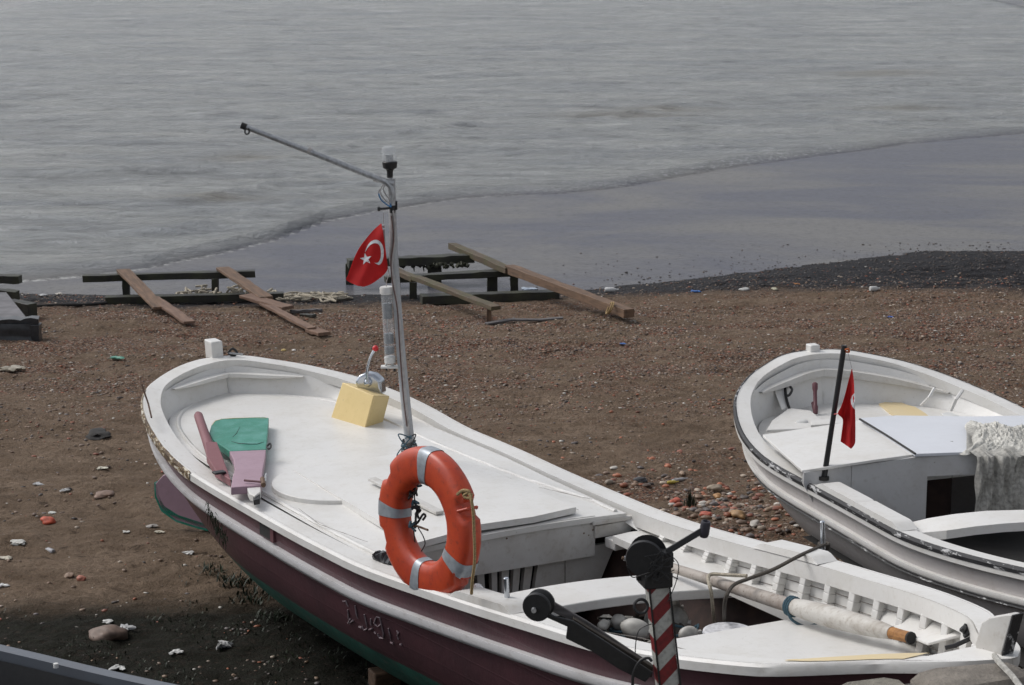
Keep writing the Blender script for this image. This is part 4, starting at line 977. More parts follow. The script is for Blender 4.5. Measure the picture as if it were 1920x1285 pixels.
# rudder board and tiller lying on the aft deck
zb = 1.035
RB = empty('rudder_board', at(455,850,1.0)); tag(RB, 'detached rudder board painted green and mauve lying on the aft deck', 'rudder')
def flat_px(name, poly, z, th, mat, parent, bev=.004):
    m = MB(); pts = [at(x, y, z) for x, y in poly]; 
    nrm = Vector()
    for i in range(1, len(pts)-1): nrm += (pts[i]-pts[0]).cross(pts[i+1]-pts[0])
    if nrm.z < 0: pts = pts[::-1]
    m.prism(pts, Vector((0,0,-th)), mat); return m.build(name, parent, bevel=bev)
flat_px('green_blade', [(392,812),(396,798),(403,789),(415,785),(460,783),(496,782),(504,784),(503,800),(501,820),(499,843),(430,846),(416,836),(400,826)], zb+.04, .045, GREEN, RB)
m = MB(); m.tube([at(x, y, zb+.041) for x, y in ((434,828),(448,832),(466,833),(482,833),(495,829))], [.001,.003,.0035,.003,.001], BLACK, 5); m.tube([at(x, y, zb+.041) for x, y in ((450,800),(444,812),(436,820))], [.0006,.0016,.0008], BLACK, 5); m.build('crack', RB)
m = MB(); m.tube([at(x, y, zb+.039) for x, y in ((397,798),(403,790),(416,786.5),(440,785),(470,784),(500,784.5))], [.002,.004,.003,.005,.003,.004], YPALE, 5); m.build('worn_edge', RB)
flat_px('mauve_blade', [(430,846.3),(499,843.3),(497,860),(493,880),(490,910),(433,914),(436,895),(440,880),(438,862)], zb+.04, .045, PURPLE, RB)
flat_px('blade_tip', [(462,912),(489,911),(489,922),(478,930),(468,926)], zb+.03, .04, WHITE, RB); flat_px('blade_slot', [(473,926),(488,924),(487,936),(476,938)], zb+.02, .03, BLACK, RB)
m = MB(); m.tube(smooth_path([at(500,838,zb+.05), at(506,832,zb+.06), at(508,838,zb+.05), at(504,842,zb+.05), at(500,838,zb+.05)]), .006, BLACK, 6); m.build('eye_bolt', RB)
m = MB(); m.tube([at(458,901,zb+.055), at(492,904,zb+.055)], .007, MAROON, 6); m.tube([at(492,898,zb+.05), at(494,910,zb+.05)], .014, TIM, 8); m.tube([at(499,889,zb+.05), at(497,904,zb+.05)], .006, GALV, 6); m.build('hinge_pin', RB)
DUSK = paint('dusky_red_paint', (.22,.085,.095), .5, .3, (.15,.07,.07))
m = MB(); pa = at(371,777,1.13); pb = at(396,850,1.05)
m.tube([pa, pa.lerp(pb,.04), pa.lerp(pb,.5), pb], [.020,.028,.029,.032], DUSK, 12)
m.prism([at(385,842,1.055), at(388,868,1.035), at(404,896,1.0), at(433,914,.995), at(426,892,1.01), at(417,868,1.035), at(407,842,1.06)], Vector((0,0,.045)), DUSK)
m.box(at(411,886,1.055), (.05,.07,.012), BLACK, Matrix.Rotation(angA,3,'Z')); tag(m.build('tiller', bevel=.004), 'dusky red wooden tiller bar leaning on the aft deck beside the green board', 'tiller')

# spar / oar across the open hold
SPR = empty('wooden_spar', at(1480,1140,.95)); tag(SPR, 'thick white painted spar with bare orange wood tip lying across the open hold', 'spar')
s0 = at(1255,1063,.955); s1 = at(1482,1136,1.01); s2 = at(1672,1187,1.10); s3 = at(1706,1196,1.12)
m = MB(); m.tube([s0.lerp(s1, i/6) for i in range(7)], [.024,.026,.028,.030,.032,.034,.036], paint('rubbed_white_paint', (.40,.36,.32), .6, .8, (.13,.085,.06), .35, (.12,.08,.06), scale=2), 12); m.build('shaft', SPR)
m = MB(); m.tube([s1.lerp(s2, u) for u in (0,.04,.15,.4,.7,.9,1)], [.034,.040,.047,.052,.047,.038,.030], paint('scuffed_white_paint', (.56,.54,.50), .6, .75, (.24,.19,.14), .30, (.15,.10,.07), scale=1.5, streak=(.6,2,2)), 14); m.build('thick_end', SPR)
m = MB(); m.tube([s2, s2.lerp(s3,.6), s3], [.028,.026,.026], TIMY, 10); m.build('bare_tip', SPR)
m = MB(); m.tube([s3-Vector((0,0,.0)), s3+(s3-s2).normalized()*.012], .028, DARK, 10); m.build('dark_end', SPR)
m = MB()
for k in range(3): c_ = s1+(s1-s0).normalized()*(.0+.014*k); ax_ = (s1-s0).normalized(); o1 = ax_.orthogonal().normalized(); o2 = ax_.cross(o1); m.tube([c_+(o1*math.cos(a)+o2*math.sin(a))*.045 for a in [6.28*i/14 for i in range(15)]], .006, TEAL, 6)
m.tube(smooth_path([s1+Vector((-.02,-.04,0)), s1+Vector((.0,-.05,-.05)), s1+Vector((.06,-.06,-.08)), s1+Vector((.12,-.06,-.07))]), .007, TEAL, 6)
tag(m.build('spar_lashing'), 'faded blue rope wound round the middle of the white spar', 'rope')
# ropes
m = MB(); m.tube(smooth_path([at(1545,1022,1.16), at(1500,1042,1.17), at(1450,1068,1.12), at(1405,1085,1.08), at(1375,1098,1.06), at(1360,1125,1.0), at(1358,1165,.8)], 8), .010, ROPED, 6)
for k in range(4): c_ = at(1545,1020+2.5*k,1.07-.012*k); m.tube([c_+Vector((.026*math.cos(a), .026*math.sin(a), 0)) for a in [6.28*i/12 for i in range(13)]], .008, ROPED, 6)
tag(m.build('dark_rope'), 'dark rope made fast to the far oarlock pin and drooping into the hold', 'rope')
m = MB(); m.tube(smooth_path([at(1400,1080,1.06), at(1360,1078,1.04), at(1335,1077,1.03), at(1328,1085,1.02), at(1334,1115,.96), at(1340,1175,.7)], 8), .010, ROPE, 6); tag(m.build('pale_rope'), 'worn pale rope looped over the spar and down into the hold', 'rope')
m = MB(); m.tube(smooth_path([at(1840,1192,1.30), at(1852,1210,1.29), at(1872,1240,1.54), at(1900,1270,1.56), at(1925,1305,1.55)]), .012, SACK, 6); tag(m.build('mooring_rope'), 'pale mooring rope running from the bow over the stones', 'rope')
m = MB()
for k in range(6): c_ = at(1826,1192,1.27); m.tube(smooth_path([c_+Vector((random.uniform(-.06,.04), random.uniform(-.04,.03), random.uniform(0,.04))) for _ in range(6)]), .009, BLACK, 6)
m.tube([at(1823,1196,1.27), at(1790,1211,1.25), at(1772,1215,1.24)], .010, BLACK, 6); tag(m.build('rope_knot'), 'black knotted rope end lying on the bow deck at the stem', 'rope')
GRIMY = plain('grimy_float_plastic', (.40,.39,.36), .5, 0, 9, .45)
# floats and bucket in the hold
fl_lab = {0:'cylindrical white float leaning on the striped post side of the hold', 1:'white float right behind the striped post', 2:'round white float deepest in the hold beside the red timbers', 3:'small white float under the foredeck edge', 4:'whitish float below the thwart at the left of the hold', 5:'greyish float half hidden at the left end of the hold', 6:'small cream float under the middle of the thwart'}
for i, (px, py, z, r, sc) in enumerate(((1192,1180,.80,.062,(1.5,1,1)),(1268,1166,.72,.07,(1,1,1.3)),(1254,1140,.72,.07,(1,1,1.)),(1291,1189,.78,.045,(1.4,1,1)),(1160,1166,.80,.045,(1,1,1)),(1132,1172,.80,.032,(1.4,1,1)),(1225,1160,.76,.055,(1.2,1,1)))):
    r *= .86; m = MB(); m.blob(at(px, py, z), r, GRIMY, 3, .08, i, sc, Matrix.Rotation(.3*i-.5, 3, 'Z')); p = at(px, py, z); m.tube([p+Vector((r*sc[0]*.9*math.cos(.3*i-.5), r*sc[0]*.9*math.sin(.3*i-.5), 0)), p+Vector((r*sc[0]*1.25*math.cos(.3*i-.5), r*sc[0]*1.25*math.sin(.3*i-.5), 0))], .014, GRIMY, 8)
    tag(m.build('net_float'), fl_lab[i], 'float', 'net floats in the hold')
m = MB(); 
for k in range(26): m.blob(at(random.uniform(1120,1290), random.uniform(1160,1205), .5), random.uniform(.03,.05), SACK, 2, .5, k, (1.4,1,.5), None, 2.5)
tag(m.build('bundled_net', smooth=60), 'heap of dull grey net in the bottom of the hold', 'net')
m = MB()
for k in range(14):
    c_ = at(random.uniform(1125,1300), random.uniform(1160,1200), .74); m.tube(smooth_path([c_+Vector((random.uniform(-.12,.12), random.uniform(-.12,.12), random.uniform(-.05,.03))) for _ in range(6)], 5), .007, ROPED if k % 2 else TEAL, 5)
tag(m.build('coiled_line', smooth=70), 'dark tangled line lying over the floats in the hold', 'rope')
bk = empty('white_bucket', at(1365,1195,.60)); tag(bk, 'white plastic bucket lid-up just behind the foredeck edge', 'bucket')
m = MB(); c_ = at(1366,1187,.80); m.lathe(c_-Vector((0,0,.28)), (0,0,1), [(0,.10),(.27,.115),(.275,.125),(.29,.125),(.295,.115),(.28,.02)], CLOTHW, 28); m.build('bucket_body', bk)
m = MB(); m.tube([c_+Vector((.122*math.cos(a), .122*math.sin(a), .0)) for a in [6.28*i/30 for i in range(31)]], .005, WBLUE, 6); m.build('rim', bk)

# ---------------------------------------------------------------- boat B
BB = Boat('fishing_boat', (2.121,14.805), -1.218, 6.174, TK,
    [0]+[.97*x for x in (.235,.40,.66,.90,1.10,1.15,1.15,1.155,1.12,1.08,1.0,.72,.40,.18,0.)],
    [0]+[.97*x for x in (.235,.40,.66,.90,1.10,1.15,1.15,1.155,1.12,1.08,1.0,.72,.40,.18,0.)],
    ([0,.12,.25,.5,.75,1],[1.14,.94,.83,.83,1.0,1.3]),
    'smaller all white wooden boat with black edged rails at the right', stern=(.34,1.2), capw=(.03,.095), capt=.06)
BB.shell(HULLW)
BB.cap(WHITE, TARRED)
BB.strake(WHITE, lambda t: .14+.05*t, .05, .03, edge=None)
BB.strake(TARRED, lambda t: .185+.05*t, .016, .036, name='black_rub_strip', sides=(-1,))
DB = lambda x: .80+.03*max(0, 1-x/1.2)
BB.lining(WHITE, lambda t: DB(0)-.08 if t*BB.L < 2.4 else .55, 0, 1)
BB.deckstrip(WHITE, .10, 2.1, lambda x: .78, name='aft_deck', camber=.01)
block(BB, 'stern_post', -.01, .07, .075, 1.02, 1.185, WHITE)
block(BB, 'stern_timber', .02, .10, .06, .15, 1.05, HULLW)
# inner stern shelf
breasthook(BB, .10, .06, .10, .045, WOLD, .05)
m = MB(); c_ = at(1552,690,1.02); m.tube([c_+Vector((.04*math.cos(a), -.02, .04*math.sin(a)-.01)) for a in [6.28*i/20 for i in range(21)]], .005, CABLE, 6); m.build('mooring_ring', BB.root)
m = MB(); m.prism([at(1450,728,.96), at(1476,716,.98), at(1479,764,.84), at(1466,770,.84)], Vector((.02,.05,0)), WHITE); m.build('knee', BB.root, bevel=.004)
m = MB(); m.tube(smooth_path([at(1482,715,.98), at(1478,722,.96), at(1485,730,.95), at(1480,741,.92), at(1475,742,.92)]), .009, BLACK, 6); m.tube(smooth_path([at(1472,724,.96), at(1474,745,.90), at(1480,766,.84)]), .010, BLACK, 6); m.build('hook', BB.root)
m = MB(); m.lathe(at(1529,776,.80), (at(1528,716,1.0)-at(1529,776,.80)), [(0,.016),(.05,.02),(.06,.014),(.16,.014),(.18,.02),(.215,.020),(.225,.01)], MAROON, 10); m.tube([at(1524,756,.84), at(1527,770,.81)], .012, MAROON, 8); tag(m.build('mooring_pin', BB.root))
# curved locker front left and small drum
m = MB(); m.lathe(at(1503,797,.82), (1,.15,.05), [(-.04,.03),(0,.036),(.03,.036),(.04,.03)], FLOAT, 14); m.build('drain_cap', BB.root)
slab_px('aft_bench', [(1437,806),(1448,788),(1480,765),(1520,770),(1545,790),(1610,790),(1600,800)], .84, .02, WHITE, BB.root)
slab_px('floor_hatch', [(1520,788),(1600,783),(1602,792),(1520,797)], .90, .02, WHITE, BB.root)
# cabin top panels
slab_px('cabin_top', [(1430,815),(1612,788),(1716,852),(1640,862),(1560,874),(1504,882)], [.89,.93,.98,.97,.945,.91], .018, WHITE, BB.root, .003)
slab_px('cabin_top', [(1612,784),(1680,779),(1830,781),(1925,779),(1925,840),(1860,846),(1716,851)], [.95,.95,.95,.95,1.0,1.0,1.0], .02, WBLUE, BB.root, .003)
m = MB(); m.tube([at(1612,786,.955), at(1660,815,.975), at(1716,851,1.0)], .007, DARK, 6); m.build('panel_seam', BB.root)
# ochre patch on deck
m = MB(); pts = [at(x, y, .800) for x, y in ((1648,757),(1660,754),(1672,755),(1686,753),(1700,759),(1716,763),(1735,775),(1742,781),(1716,783),(1690,781),(1678,779),(1668,774),(1657,764))]; m.prism(pts[::-1], Vector((0,0,-.015)), YPALE); m.build('ochre_patch', BB.root)
slab_px('deck_block', [(1765,775),(1780,772),(1800,780),(1770,783)], .90, .05, FLOAT, BB.root)
m = MB(); m.tube([at(1783,770,.9), at(1792,750,.98), at(1805,732,1.02)], .012, WHITE, 6); m.build('inner_stay', BB.root)
m = MB(); m.tube([at(1727,760,.88), at(1742,745,.95), at(1752,728,1.0)], .010, WHITE, 6); m.build('inner_stay', BB.root)
# cabin front
def wallpx(name, quad, mat, parent, th=.03):
    pts = [Vector(q) for q in quad]; n_ = (pts[1]-pts[0]).cross(pts[2]-pts[0]).normalized()
    m = MB(); m.prism(pts, n_*th, mat); return m.build(name, parent)
e0 = at(1505,884,.90); e1 = at(1716,855,.97); e2 = at(1930,845,1.0); dn = Vector((0,0,-.50))
def ln(a, b_, u): return a.lerp(b_, u)
a1 = ln(e0, e1, .0); a2 = ln(e0, e1, 1.0)
wallpx('cabin_front_panel', [ln(e0,e1,.30)+dn, ln(e0,e1,.42)+dn, ln(e0,e1,.42), a1, a1+dn*.15], WGREY, BB.root)
wallpx('cabin_front_panel', [ln(e0,e1,.425)+dn, ln(e1,e2,.10)+dn, ln(e1,e2,.10), e1, ln(e0,e1,.425)], WGREY, BB.root)
wallpx('cabin_front_beam', [ln(e1,e2,.102)+Vector((0,0,-.125)), ln(e1,e2,.55)+Vector((0,0,-.125)), ln(e1,e2,.55), ln(e1,e2,.102)], WGREY, BB.root)
wallpx('cabin_front_panel', [ln(e1,e2,.55)+dn, ln(e1,e2,1)+dn, e2, ln(e1,e2,.55)], WGREY, BB.root)
wallpx('opening_shade', [ln(e1,e2,.10)+dn+BB.d*-.30, ln(e1,e2,.56)+dn+BB.d*-.30, ln(e1,e2,.56)+BB.d*-.30, ln(e1,e2,.10)+BB.d*-.30], BRWN, BB.root)  # dark sheet behind the gap, inner shade put into its colour
m = MB(); rows = [[BB.P(x, w, .42) for w in (-1.05,0,1.05)] for x in (1.9,3,4.5,5.6)]; m.grid([list(reversed(r)) for r in rows], DARK); m.build('hold_floor', BB.root)
# thwart B
m = MB(); rows = []
tb = [(1690,984),(1740,972),(1790,964),(1850,958),(1925,956)]; tf = [(1720,1000),(1775,995),(1830,987),(1880,982),(1925,979)]
tz = [.80,.85,.88,.895,.90]
for (a_, b_, z) in zip(tb, tf, tz): p, q = at(*a_, z), at(*b_, z); p2 = at(a_[0]-2, a_[1], z); rows.append([q-Vector((0,0,.05)), q, p, p-Vector((0,0,.05))])
m.grid([list(reversed(r)) for r in rows], WHITE, closed=True); m.build('thwart', BB.root, smooth=30)
for tc in (.40,.47,): pad(BB, tc, -1, .28)
# flag pole and flag
fp0 = at(1545,897,.86); fp1 = atY(1583,648,fp0.y-.0)
FP = empty('flag_pole', fp0); tag(FP, 'black flag pole stepped on the rail of the white boat', 'pole')
m = MB(); m.tube([fp0, fp0.lerp(fp1,.5), fp1], [.018,.016,.017], BLACK, 10); m.build('pole', FP)
m = MB(); m.tube([fp0-Vector((0,0,.01)), fp0+Vector((0,0,.012))], .032, DARK, 10); m.build('socket', FP)
m = MB(); m.tube(smooth_path([atY(1584,656,fp0.y-.02), atY(1590,655,fp0.y-.02), atY(1592,660,fp0.y-.02), atY(1586,660,fp0.y-.02)]), .006, plain('orange_tie', (.5,.13,.04), .7), 6); m.tube([atY(1590,662,fp0.y-.02), atY(1597,690,fp0.y-.03)], .0018, CABLE, 5); m.build('tie', FP)
fy = fp0.y-.04
lf = [(1597,692),(1590,718),(1583,745),(1577,763),(1571,776),(1580,786),(1579,805),(1576,828)]
rf = [(1598,692),(1601,715),(1602,735),(1603,760),(1604,790),(1604,815),(1603,832),(1596,842)]
def wv2(x, y, off=0): return atY(x, y, fy-.035*math.sin((x-1570)*.20+(y-690)*.02)-.02*noise.noise(Vector((x*.09, y*.03, 3)))+off)
la = smooth_path([Vector((x,y,0)) for x,y in lf], 4); ra = smooth_path([Vector((x,y,0)) for x,y in rf], 4)
m = MB(); rows = [[wv2(*(a.lerp(b_, k/10)).xy) for k in range(11)] for a, b_ in zip(la, ra)]
m.grid(rows, FLAG); m.grid([[p+Vector((0,.002,0)) for p in reversed(r)] for r in rows], FLAG); f2 = m.build('flag', smooth=80); tag(f2, 'limp folded red flag hanging from the black pole on the white boat', 'flag')
m = MB(); 
for off in (-.004,.005): m.add([wv2(x, y, off) for x, y in ((1602.5,737),(1598,742),(1595,750),(1596,758),(1599,764),(1603,768),(1603,750))], [(0,1,2,3,4,5,6)], CLOTHW)
m.build('crescent', f2)
m = MB(); m.tube([atY(1571,776,fy), atY(1564,777,fp0.y-.02)], .003, RED, 5); m.build('tie', f2)
# sacking on the cabin of boat B
m = MB(); rows = []
for i in range(26):
    u = i/25; row = []
    for k in range(91):
        v = k/90
        if u < .35:
            a_ = at(1812+ (1935-1812)*v, 800+(8*v)+ (850-800)*(u/.35)*1.0, 1.0); z = 1.01+.012*math.sin(v*18+u*9)*(1-u)+.03*noise.noise(Vector((v*6, u*8, 2))); row.append(Vector((a_.x, a_.y, z)))
        else:
            a_ = at(1822+(1935-1822)*v, 850, 1.0); w_ = (u-.35)/.65; p = a_+Vector((0,0,-.42*w_))+BB.d*(.05+.018*math.sin(v*17+3.5*noise.noise(Vector((v*5,w_*2,0))))+.03*noise.noise(Vector((v*7,w_*2,4)))+.015*noise.noise(Vector((v*26,w_*5,4)))); row.append(p)
    rows.append(row)
m.grid([list(reversed(r)) for r in rows], SACK); o = m.build('sacking', smooth=70); tag(o, 'grey cloth sheet draped over the cabin front of the white boat', 'cloth')
m = MB(); rows = []
for i in range(50):
    u = i/49; row = []
    for k in range(70):
        v = k/69; a_ = at(1814+126*v+22*(1-v)*noise.noise(Vector((u*3.5,1,2))), 789+14*v+(60-14*v)*u+5*noise.noise(Vector((v*7,2,u*3))), 1.0); e_ = min(1, 6*min(u, 1-u, v, 1))
        q = Vector((v*7, u*4, 5)); h = .03+.03*noise.noise(q*.6)+.026*abs(noise.noise(q*1.6))+.020*abs(noise.noise(q*4.5))+.012*noise.noise(q*11)
        row.append(Vector((a_.x, a_.y, .99+max(0, h)*e_)))
    rows.append(row)
m.grid([list(reversed(r)) for r in rows], SACKB)
tag(m.build('bunched_net', smooth=70), 'bunched whitish net lying on top of the white boat cabin', 'net')

# ---------------------------------------------------------------- grey boat, bottom left corner
g0 = at(-60,1216,.85); g1 = at(420,1305,.85); gd = (g1-g0); ga = math.atan2(gd.y, gd.x); gL = 5.2; gn = Vector((-math.sin(ga), math.cos(ga), 0)); gdd = Vector((math.cos(ga), math.sin(ga), 0))
gA = g0-gdd*1.2-gn*.62
CB = Boat('fishing_boat', (gA.x, gA.y), ga, gL, TK, [0]+[.66*x for x in (.23,.38,.62,.85,1,1.01,1.0,1.0,.98,.93,.84,.6,.32,.14,0)], [0]+[.66*x for x in (.23,.38,.62,.85,1,1.01,1.0,1.0,.98,.93,.84,.6,.32,.14,0)], ([0,.25,.5,.75,1],[1.0,.88,.84,.9,1.1]), 'grey painted boat rail cut off in the bottom left corner', capw=(.015,.055), capt=.045)
CB.shell(GREYB); CB.cap(GREYB); CB.lining(BLACK, lambda t: .35, 0, 1); CB.deckstrip(BLACK, .1, gL-.1, lambda x: .35, name='floor_boards', camber=0)  # lining and floor coloured black to stand for the shade inside the boat
p = at(105,1252,.86); m = MB(); m.lathe(p, (0,0,1), [(0,.012),(.02,.012),(.022,0)], FLOAT, 10); m.build('bolt', CB.root)

# ---------------------------------------------------------------- slipway frames on the shore
def beam_obj(name, parent, p0, p1, w, h, mat, seg=10, jit=.004, bev=.004):
    m = MB(); m.beam(p0, p1, w, h, mat, seg=seg, jit=jit); d = (Vector(p1)-Vector(p0)).normalized(); s_ = d.cross(Vector((1,0,0) if abs(d.z) > .98 else (0,0,1))).normalized(); u = s_.cross(d)
    rot = Matrix((d, s_, u)).transposed(); return m.build(name, parent, rot=rot, bevel=bev, smooth=25)
def post(parent, px, py0, py1, w, mat, ztop):      # vertical post with its top at pixel py0
    p = at(px, py0, ztop); q = Vector((p.x, p.y, p.z-(py1-py0)/F_PX*p.y/CP/CP)); return beam_obj('post', parent, p, q-Vector((0,0,.15)), w, w, mat, 4)
F1 = empty('slipway_frame', on(330,560)); tag(F1, 'black timber slipway frame with two sloping boards left of the mast', 'slipway', 'slipway frames at the water edge')
beam_obj('cross_beam', F1, at(155,522,.03), at(478,513,.03), .13, .075, TIMD)
beam_obj('cross_beam', F1, at(198,563,-.13), at(532,555,-.13), .13, .08, TIMD)
post(F1, 236,524,548,.075,TIMD,.0); post(F1, 403,522,546,.075,TIMD,.0)
beam_obj('board', F1, at(231,507,.09), at(300,578,-.03), .15, .03, TIM)
beam_obj('board', F1, at(288,559,-.02), at(355,605,-.03), .12, .03, TIMR)
beam_obj('board', F1, at(417,503,.09), at(500,560,.0), .15, .035, TIM)
beam_obj('board', F1, at(460,555,-.0), at(540,578,-.02), .16, .035, TIMR)
beam_obj('board', F1, at(480,562,-.03), at(585,617,.0), .10, .03, TIMR)
tag(beam_obj('wood_offcut', None, on(583,624,.03), on(609,632,.03), .14, .035, TIMR), 'short reddish board end lying on the gravel above the control lever', 'board')
tag(beam_obj('wood_offcut', None, on(545,588,.02), on(604,585,.02), .05, .03, TIMGR), 'thin grey stick lying right of the left slipway boards', 'stick')
tag(beam_obj('wood_offcut', None, on(565,594,.02), on(590,596,.02), .06, .03, TIMD), 'short black stick just below the thin grey stick', 'stick')
m = MB()
for k in range(26):
    c_ = on(random.choice((350,370,400,470,490,445)) + random.uniform(-12,12), random.uniform(551,569), .05); m.tube(smooth_path([c_+Vector((random.uniform(-.09,.09), random.uniform(-.1,.1), random.uniform(-.02,.05))) for _ in range(5)], 5), .013, ROPE, 6)
for cx in (403,462): 
    c_ = at(cx,552,-.11); m.tube([c_+Vector((.04*math.sin(a)*.5, .08*math.cos(a), .065*math.sin(a))) for a in [6.28*i/12 for i in range(13)]], .014, ROPE, 6)
tag(m.build('knotted_rope', smooth=70), 'pale rope knotted round the left slipway beam and boards', 'rope')
m = MB()
for k in range(34):
    c_ = on(random.uniform(530,640), random.uniform(556,568), .02); m.tube(smooth_path([c_+Vector((random.uniform(-.14,.14), random.uniform(-.12,.12), random.uniform(-.01,.04))) for _ in range(6)], 5), .010, ROPE, 5)
tag(m.build('rope_pile', smooth=70), 'flat pile of pale rope on the gravel left of the mast', 'rope')
m = MB(); m.tube(smooth_path([on(35,578,.01), on(100,574,.01), on(160,573,.01), on(200,570,.01)]), .018, DARK, 6); tag(m.build('dark_cable', smooth=70), 'dark line stretched on the gravel from the far left ramp to the slipway frame', 'rope')

F2 = empty('slipway_frame', on(900,570)); tag(F2, 'large mossy timber slipway frame with long sloping rails right of the mast', 'slipway', 'slipway frames at the water edge')
cbm = beam_obj('cross_beam', F2, at(652,494,.05), at(886,484,.05), .16, .095, TIMD, 16, .008)
m = MB()
for k in range(60): p = at(random.uniform(745,880), 492, .03); m.blob(p+Vector((0,random.uniform(-.05,.03),random.uniform(-.05,-.01))), random.uniform(.015,.035), TIMD, 1, .4, k)
for px, L_ in ((775,.10),(793,.10),(803,.13)): p = at(px, 494, .0); m.tube([p, p+Vector((.01,0,-L_))], [.014,.006], TIMD, 5)
m.build('hanging_weed', F2, smooth=60)
post(F2, 815,492,512,.16,TIMD,0); post(F2, 655,494,530,.09,TIMD,0)
beam_obj('cross_beam', F2, at(722,524,.0), at(962,511,.02), .14, .07, TIMD, 12, .006)
post(F2, 923,516,545,.12,TIMD,-.02); post(F2, 964,514,545,.09,TIMD,.0); post(F2, 775,529,555,.08,TIMD,-.02); post(F2, 745,524,552,.06,TIMD,-.02)
beam_obj('cross_beam', F2, at(790,562,-.12), at(1047,553,-.12), .16, .10, TIMD, 12, .005)
beam_obj('rail', F2, at(848,461,.10), at(955,508,.09), .11, .07, TIMG, 10, .004)
beam_obj('rail', F2, at(955,504,.10), at(1180,588,.06), .125, .09, TIM, 14, .004)
beam_obj('rail', F2, at(742,508,.07), at(778,524,.07), .10, .06, TIMG, 6, .004)
beam_obj('rail', F2, at(778,520,.09), at(930,578,.09), .11, .045, TIMG, 10, .004)
post(F2, 917,578,592,.05,TIM,.06)
m = MB(); c_ = at(1142,578,.08)
for k in range(2): m.tube([c_+Vector((.02*k+.03*math.sin(a), .085*math.cos(a), .06*math.sin(a))) for a in [6.28*i/12 for i in range(13)]], .009, ROPEY, 6)
m.build('rope_loop', F2)
m = MB(); pr = [on(912,610,.015), on(960,605,.03), on(1010,603,.015), on(1056,599,.015)]
for a_, b_ in zip(pr[:-1], pr[1:]): m.beam(a_, b_, .07, .02, TIMGR)
tag(m.build('wood_offcut', bevel=.003), 'long grey driftwood strip on the sand below the mossy slipway frame', 'plank')

# far left ramp with black plastic
F3 = empty('slipway_frame', on(20,600)); tag(F3, 'dark ramp of planks and black plastic cut off at the left edge', 'slipway', 'slipway frames at the water edge')
m = MB(); pts = [at(x, y, z) for x, y, z in ((-60,548,.16),(12,548,.16),(56,603,.12),(-60,610,.12))]; m.prism(pts[::-1], Vector((0,0,-.05)), TARP); m.build('ramp_board', F3, bevel=.006)
beam_obj('cross_beam', F3, at(-60,522,.08), at(38,524,.08), .13, .09, TIMD); beam_obj('cross_beam', F3, at(-60,546,.04), at(33,556,.0), .12, .12, TIMD); beam_obj('cross_beam', F3, at(20,574,.0), at(62,582,.0), .12, .14, TIMD)
m = MB(); rows = []
for i in range(14):
    px = -60+134*i/13; row = []
    for k in range(10):
        v = k/9; p = at(px, 604, .12); h = .12-.34*v; wob = .035*noise.noise(Vector((px*.05, v*4, 1))); row.append(Vector((p.x, p.y-.10-.05*v+wob-(.0 if px < 60 else -.05), max(gz(p.x, p.y-.1)-.02, h-.0))))
    rows.append(row)
m.grid(rows, BLKPL); m.beam(at(-60,608,.11), at(72,604,.11), .20, .10, BLKPL, seg=12, jit=.014); m.build('black_sheeting', F3, smooth=60)
post(F3, 62,608,650,.14,BLKPL,.1); post(F3, 5,608,650,.14,BLKPL,.1)

# ---------------------------------------------------------------- stone quay edge (near right)
m = MB(); tints = []
def quay(): 
    rows = []
    e0 = at(1380,1296,1.52); e1 = at(1925,1226,1.52); ed = (e1-e0).normalized(); en = Vector((ed.y,-ed.x,0)); en = en if en.y < 0 else -en
    base = MB(); k = 0
    for r_ in range(9):
        u = -1.2-random.uniform(0,.3); v0 = r_*.27+.0
        while u < 4.5:
            wd = random.uniform(.22,.5); hd = .25+random.uniform(-.02,.015); g = .018
            n_ = 10; poly = []
            cx_, cy_ = u+wd/2, v0+hd/2
            for i in range(n_):
                a = 2*math.pi*i/n_; ca, sa = math.cos(a), math.sin(a); e = .45
                x = cx_+(wd/2-g)*math.copysign(abs(ca)**e, ca)+random.uniform(-.016,.016); y = cy_+(hd/2-g)*math.copysign(abs(sa)**e, sa)+random.uniform(-.014,.014); poly.append((x, y))
            zt = 1.52+random.uniform(-.025,.012); tt = (random.uniform(.8,1.25),)*3; tt = (tt[0]*random.uniform(.95,1.12), tt[1], tt[2]*random.uniform(.85,1.0))
            ring = [e0+ed*x+en*y for x, y in poly]; c_ = e0+ed*cx_+en*cy_; q = len(m.v)
            vs = [Vector((p.x, p.y, 1.2)) for p in ring]+[Vector((p.x, p.y, zt-.03)) for p in ring]+[Vector((p.x*.86+c_.x*.14, p.y*.86+c_.y*.14, zt+random.uniform(-.006,.004))) for p in ring]+[Vector((c_.x, c_.y, zt+.006))]
            fs = []
            for i in range(n_):
                j = (i+1)%n_; fs += [(i,n_+i,n_+j,j),(n_+i,2*n_+i,2*n_+j,n_+j),(2*n_+i,3*n_,2*n_+j)]
            m.add(vs, fs, QSTONE); tints.extend([tt]*len(vs)); u += wd
    a_, b_ = e0-ed*1.5, e0+ed*4.6; vs = [Vector((p.x, p.y, z)) for z in (-.3,1.475) for p in (a_+en*.03, b_+en*.03, b_+en*2.5, a_+en*2.5)]
    m.add(vs, [(4,5,6,7),(0,1,5,4),(1,2,6,5),(2,3,7,6),(3,0,4,7)], QSTONE); tints.extend([(.35,.33,.3)]*8)
quay()
q = m.build('stone_quay', smooth=50); tag(q, 'rough grey stone paving of the quay in the bottom right corner', 'quay')
ca_ = q.data.color_attributes.new('tint', 'FLOAT_COLOR', 'POINT'); ca_.data.foreach_set('color', [x for t_ in tints for x in (*t_, 1)])

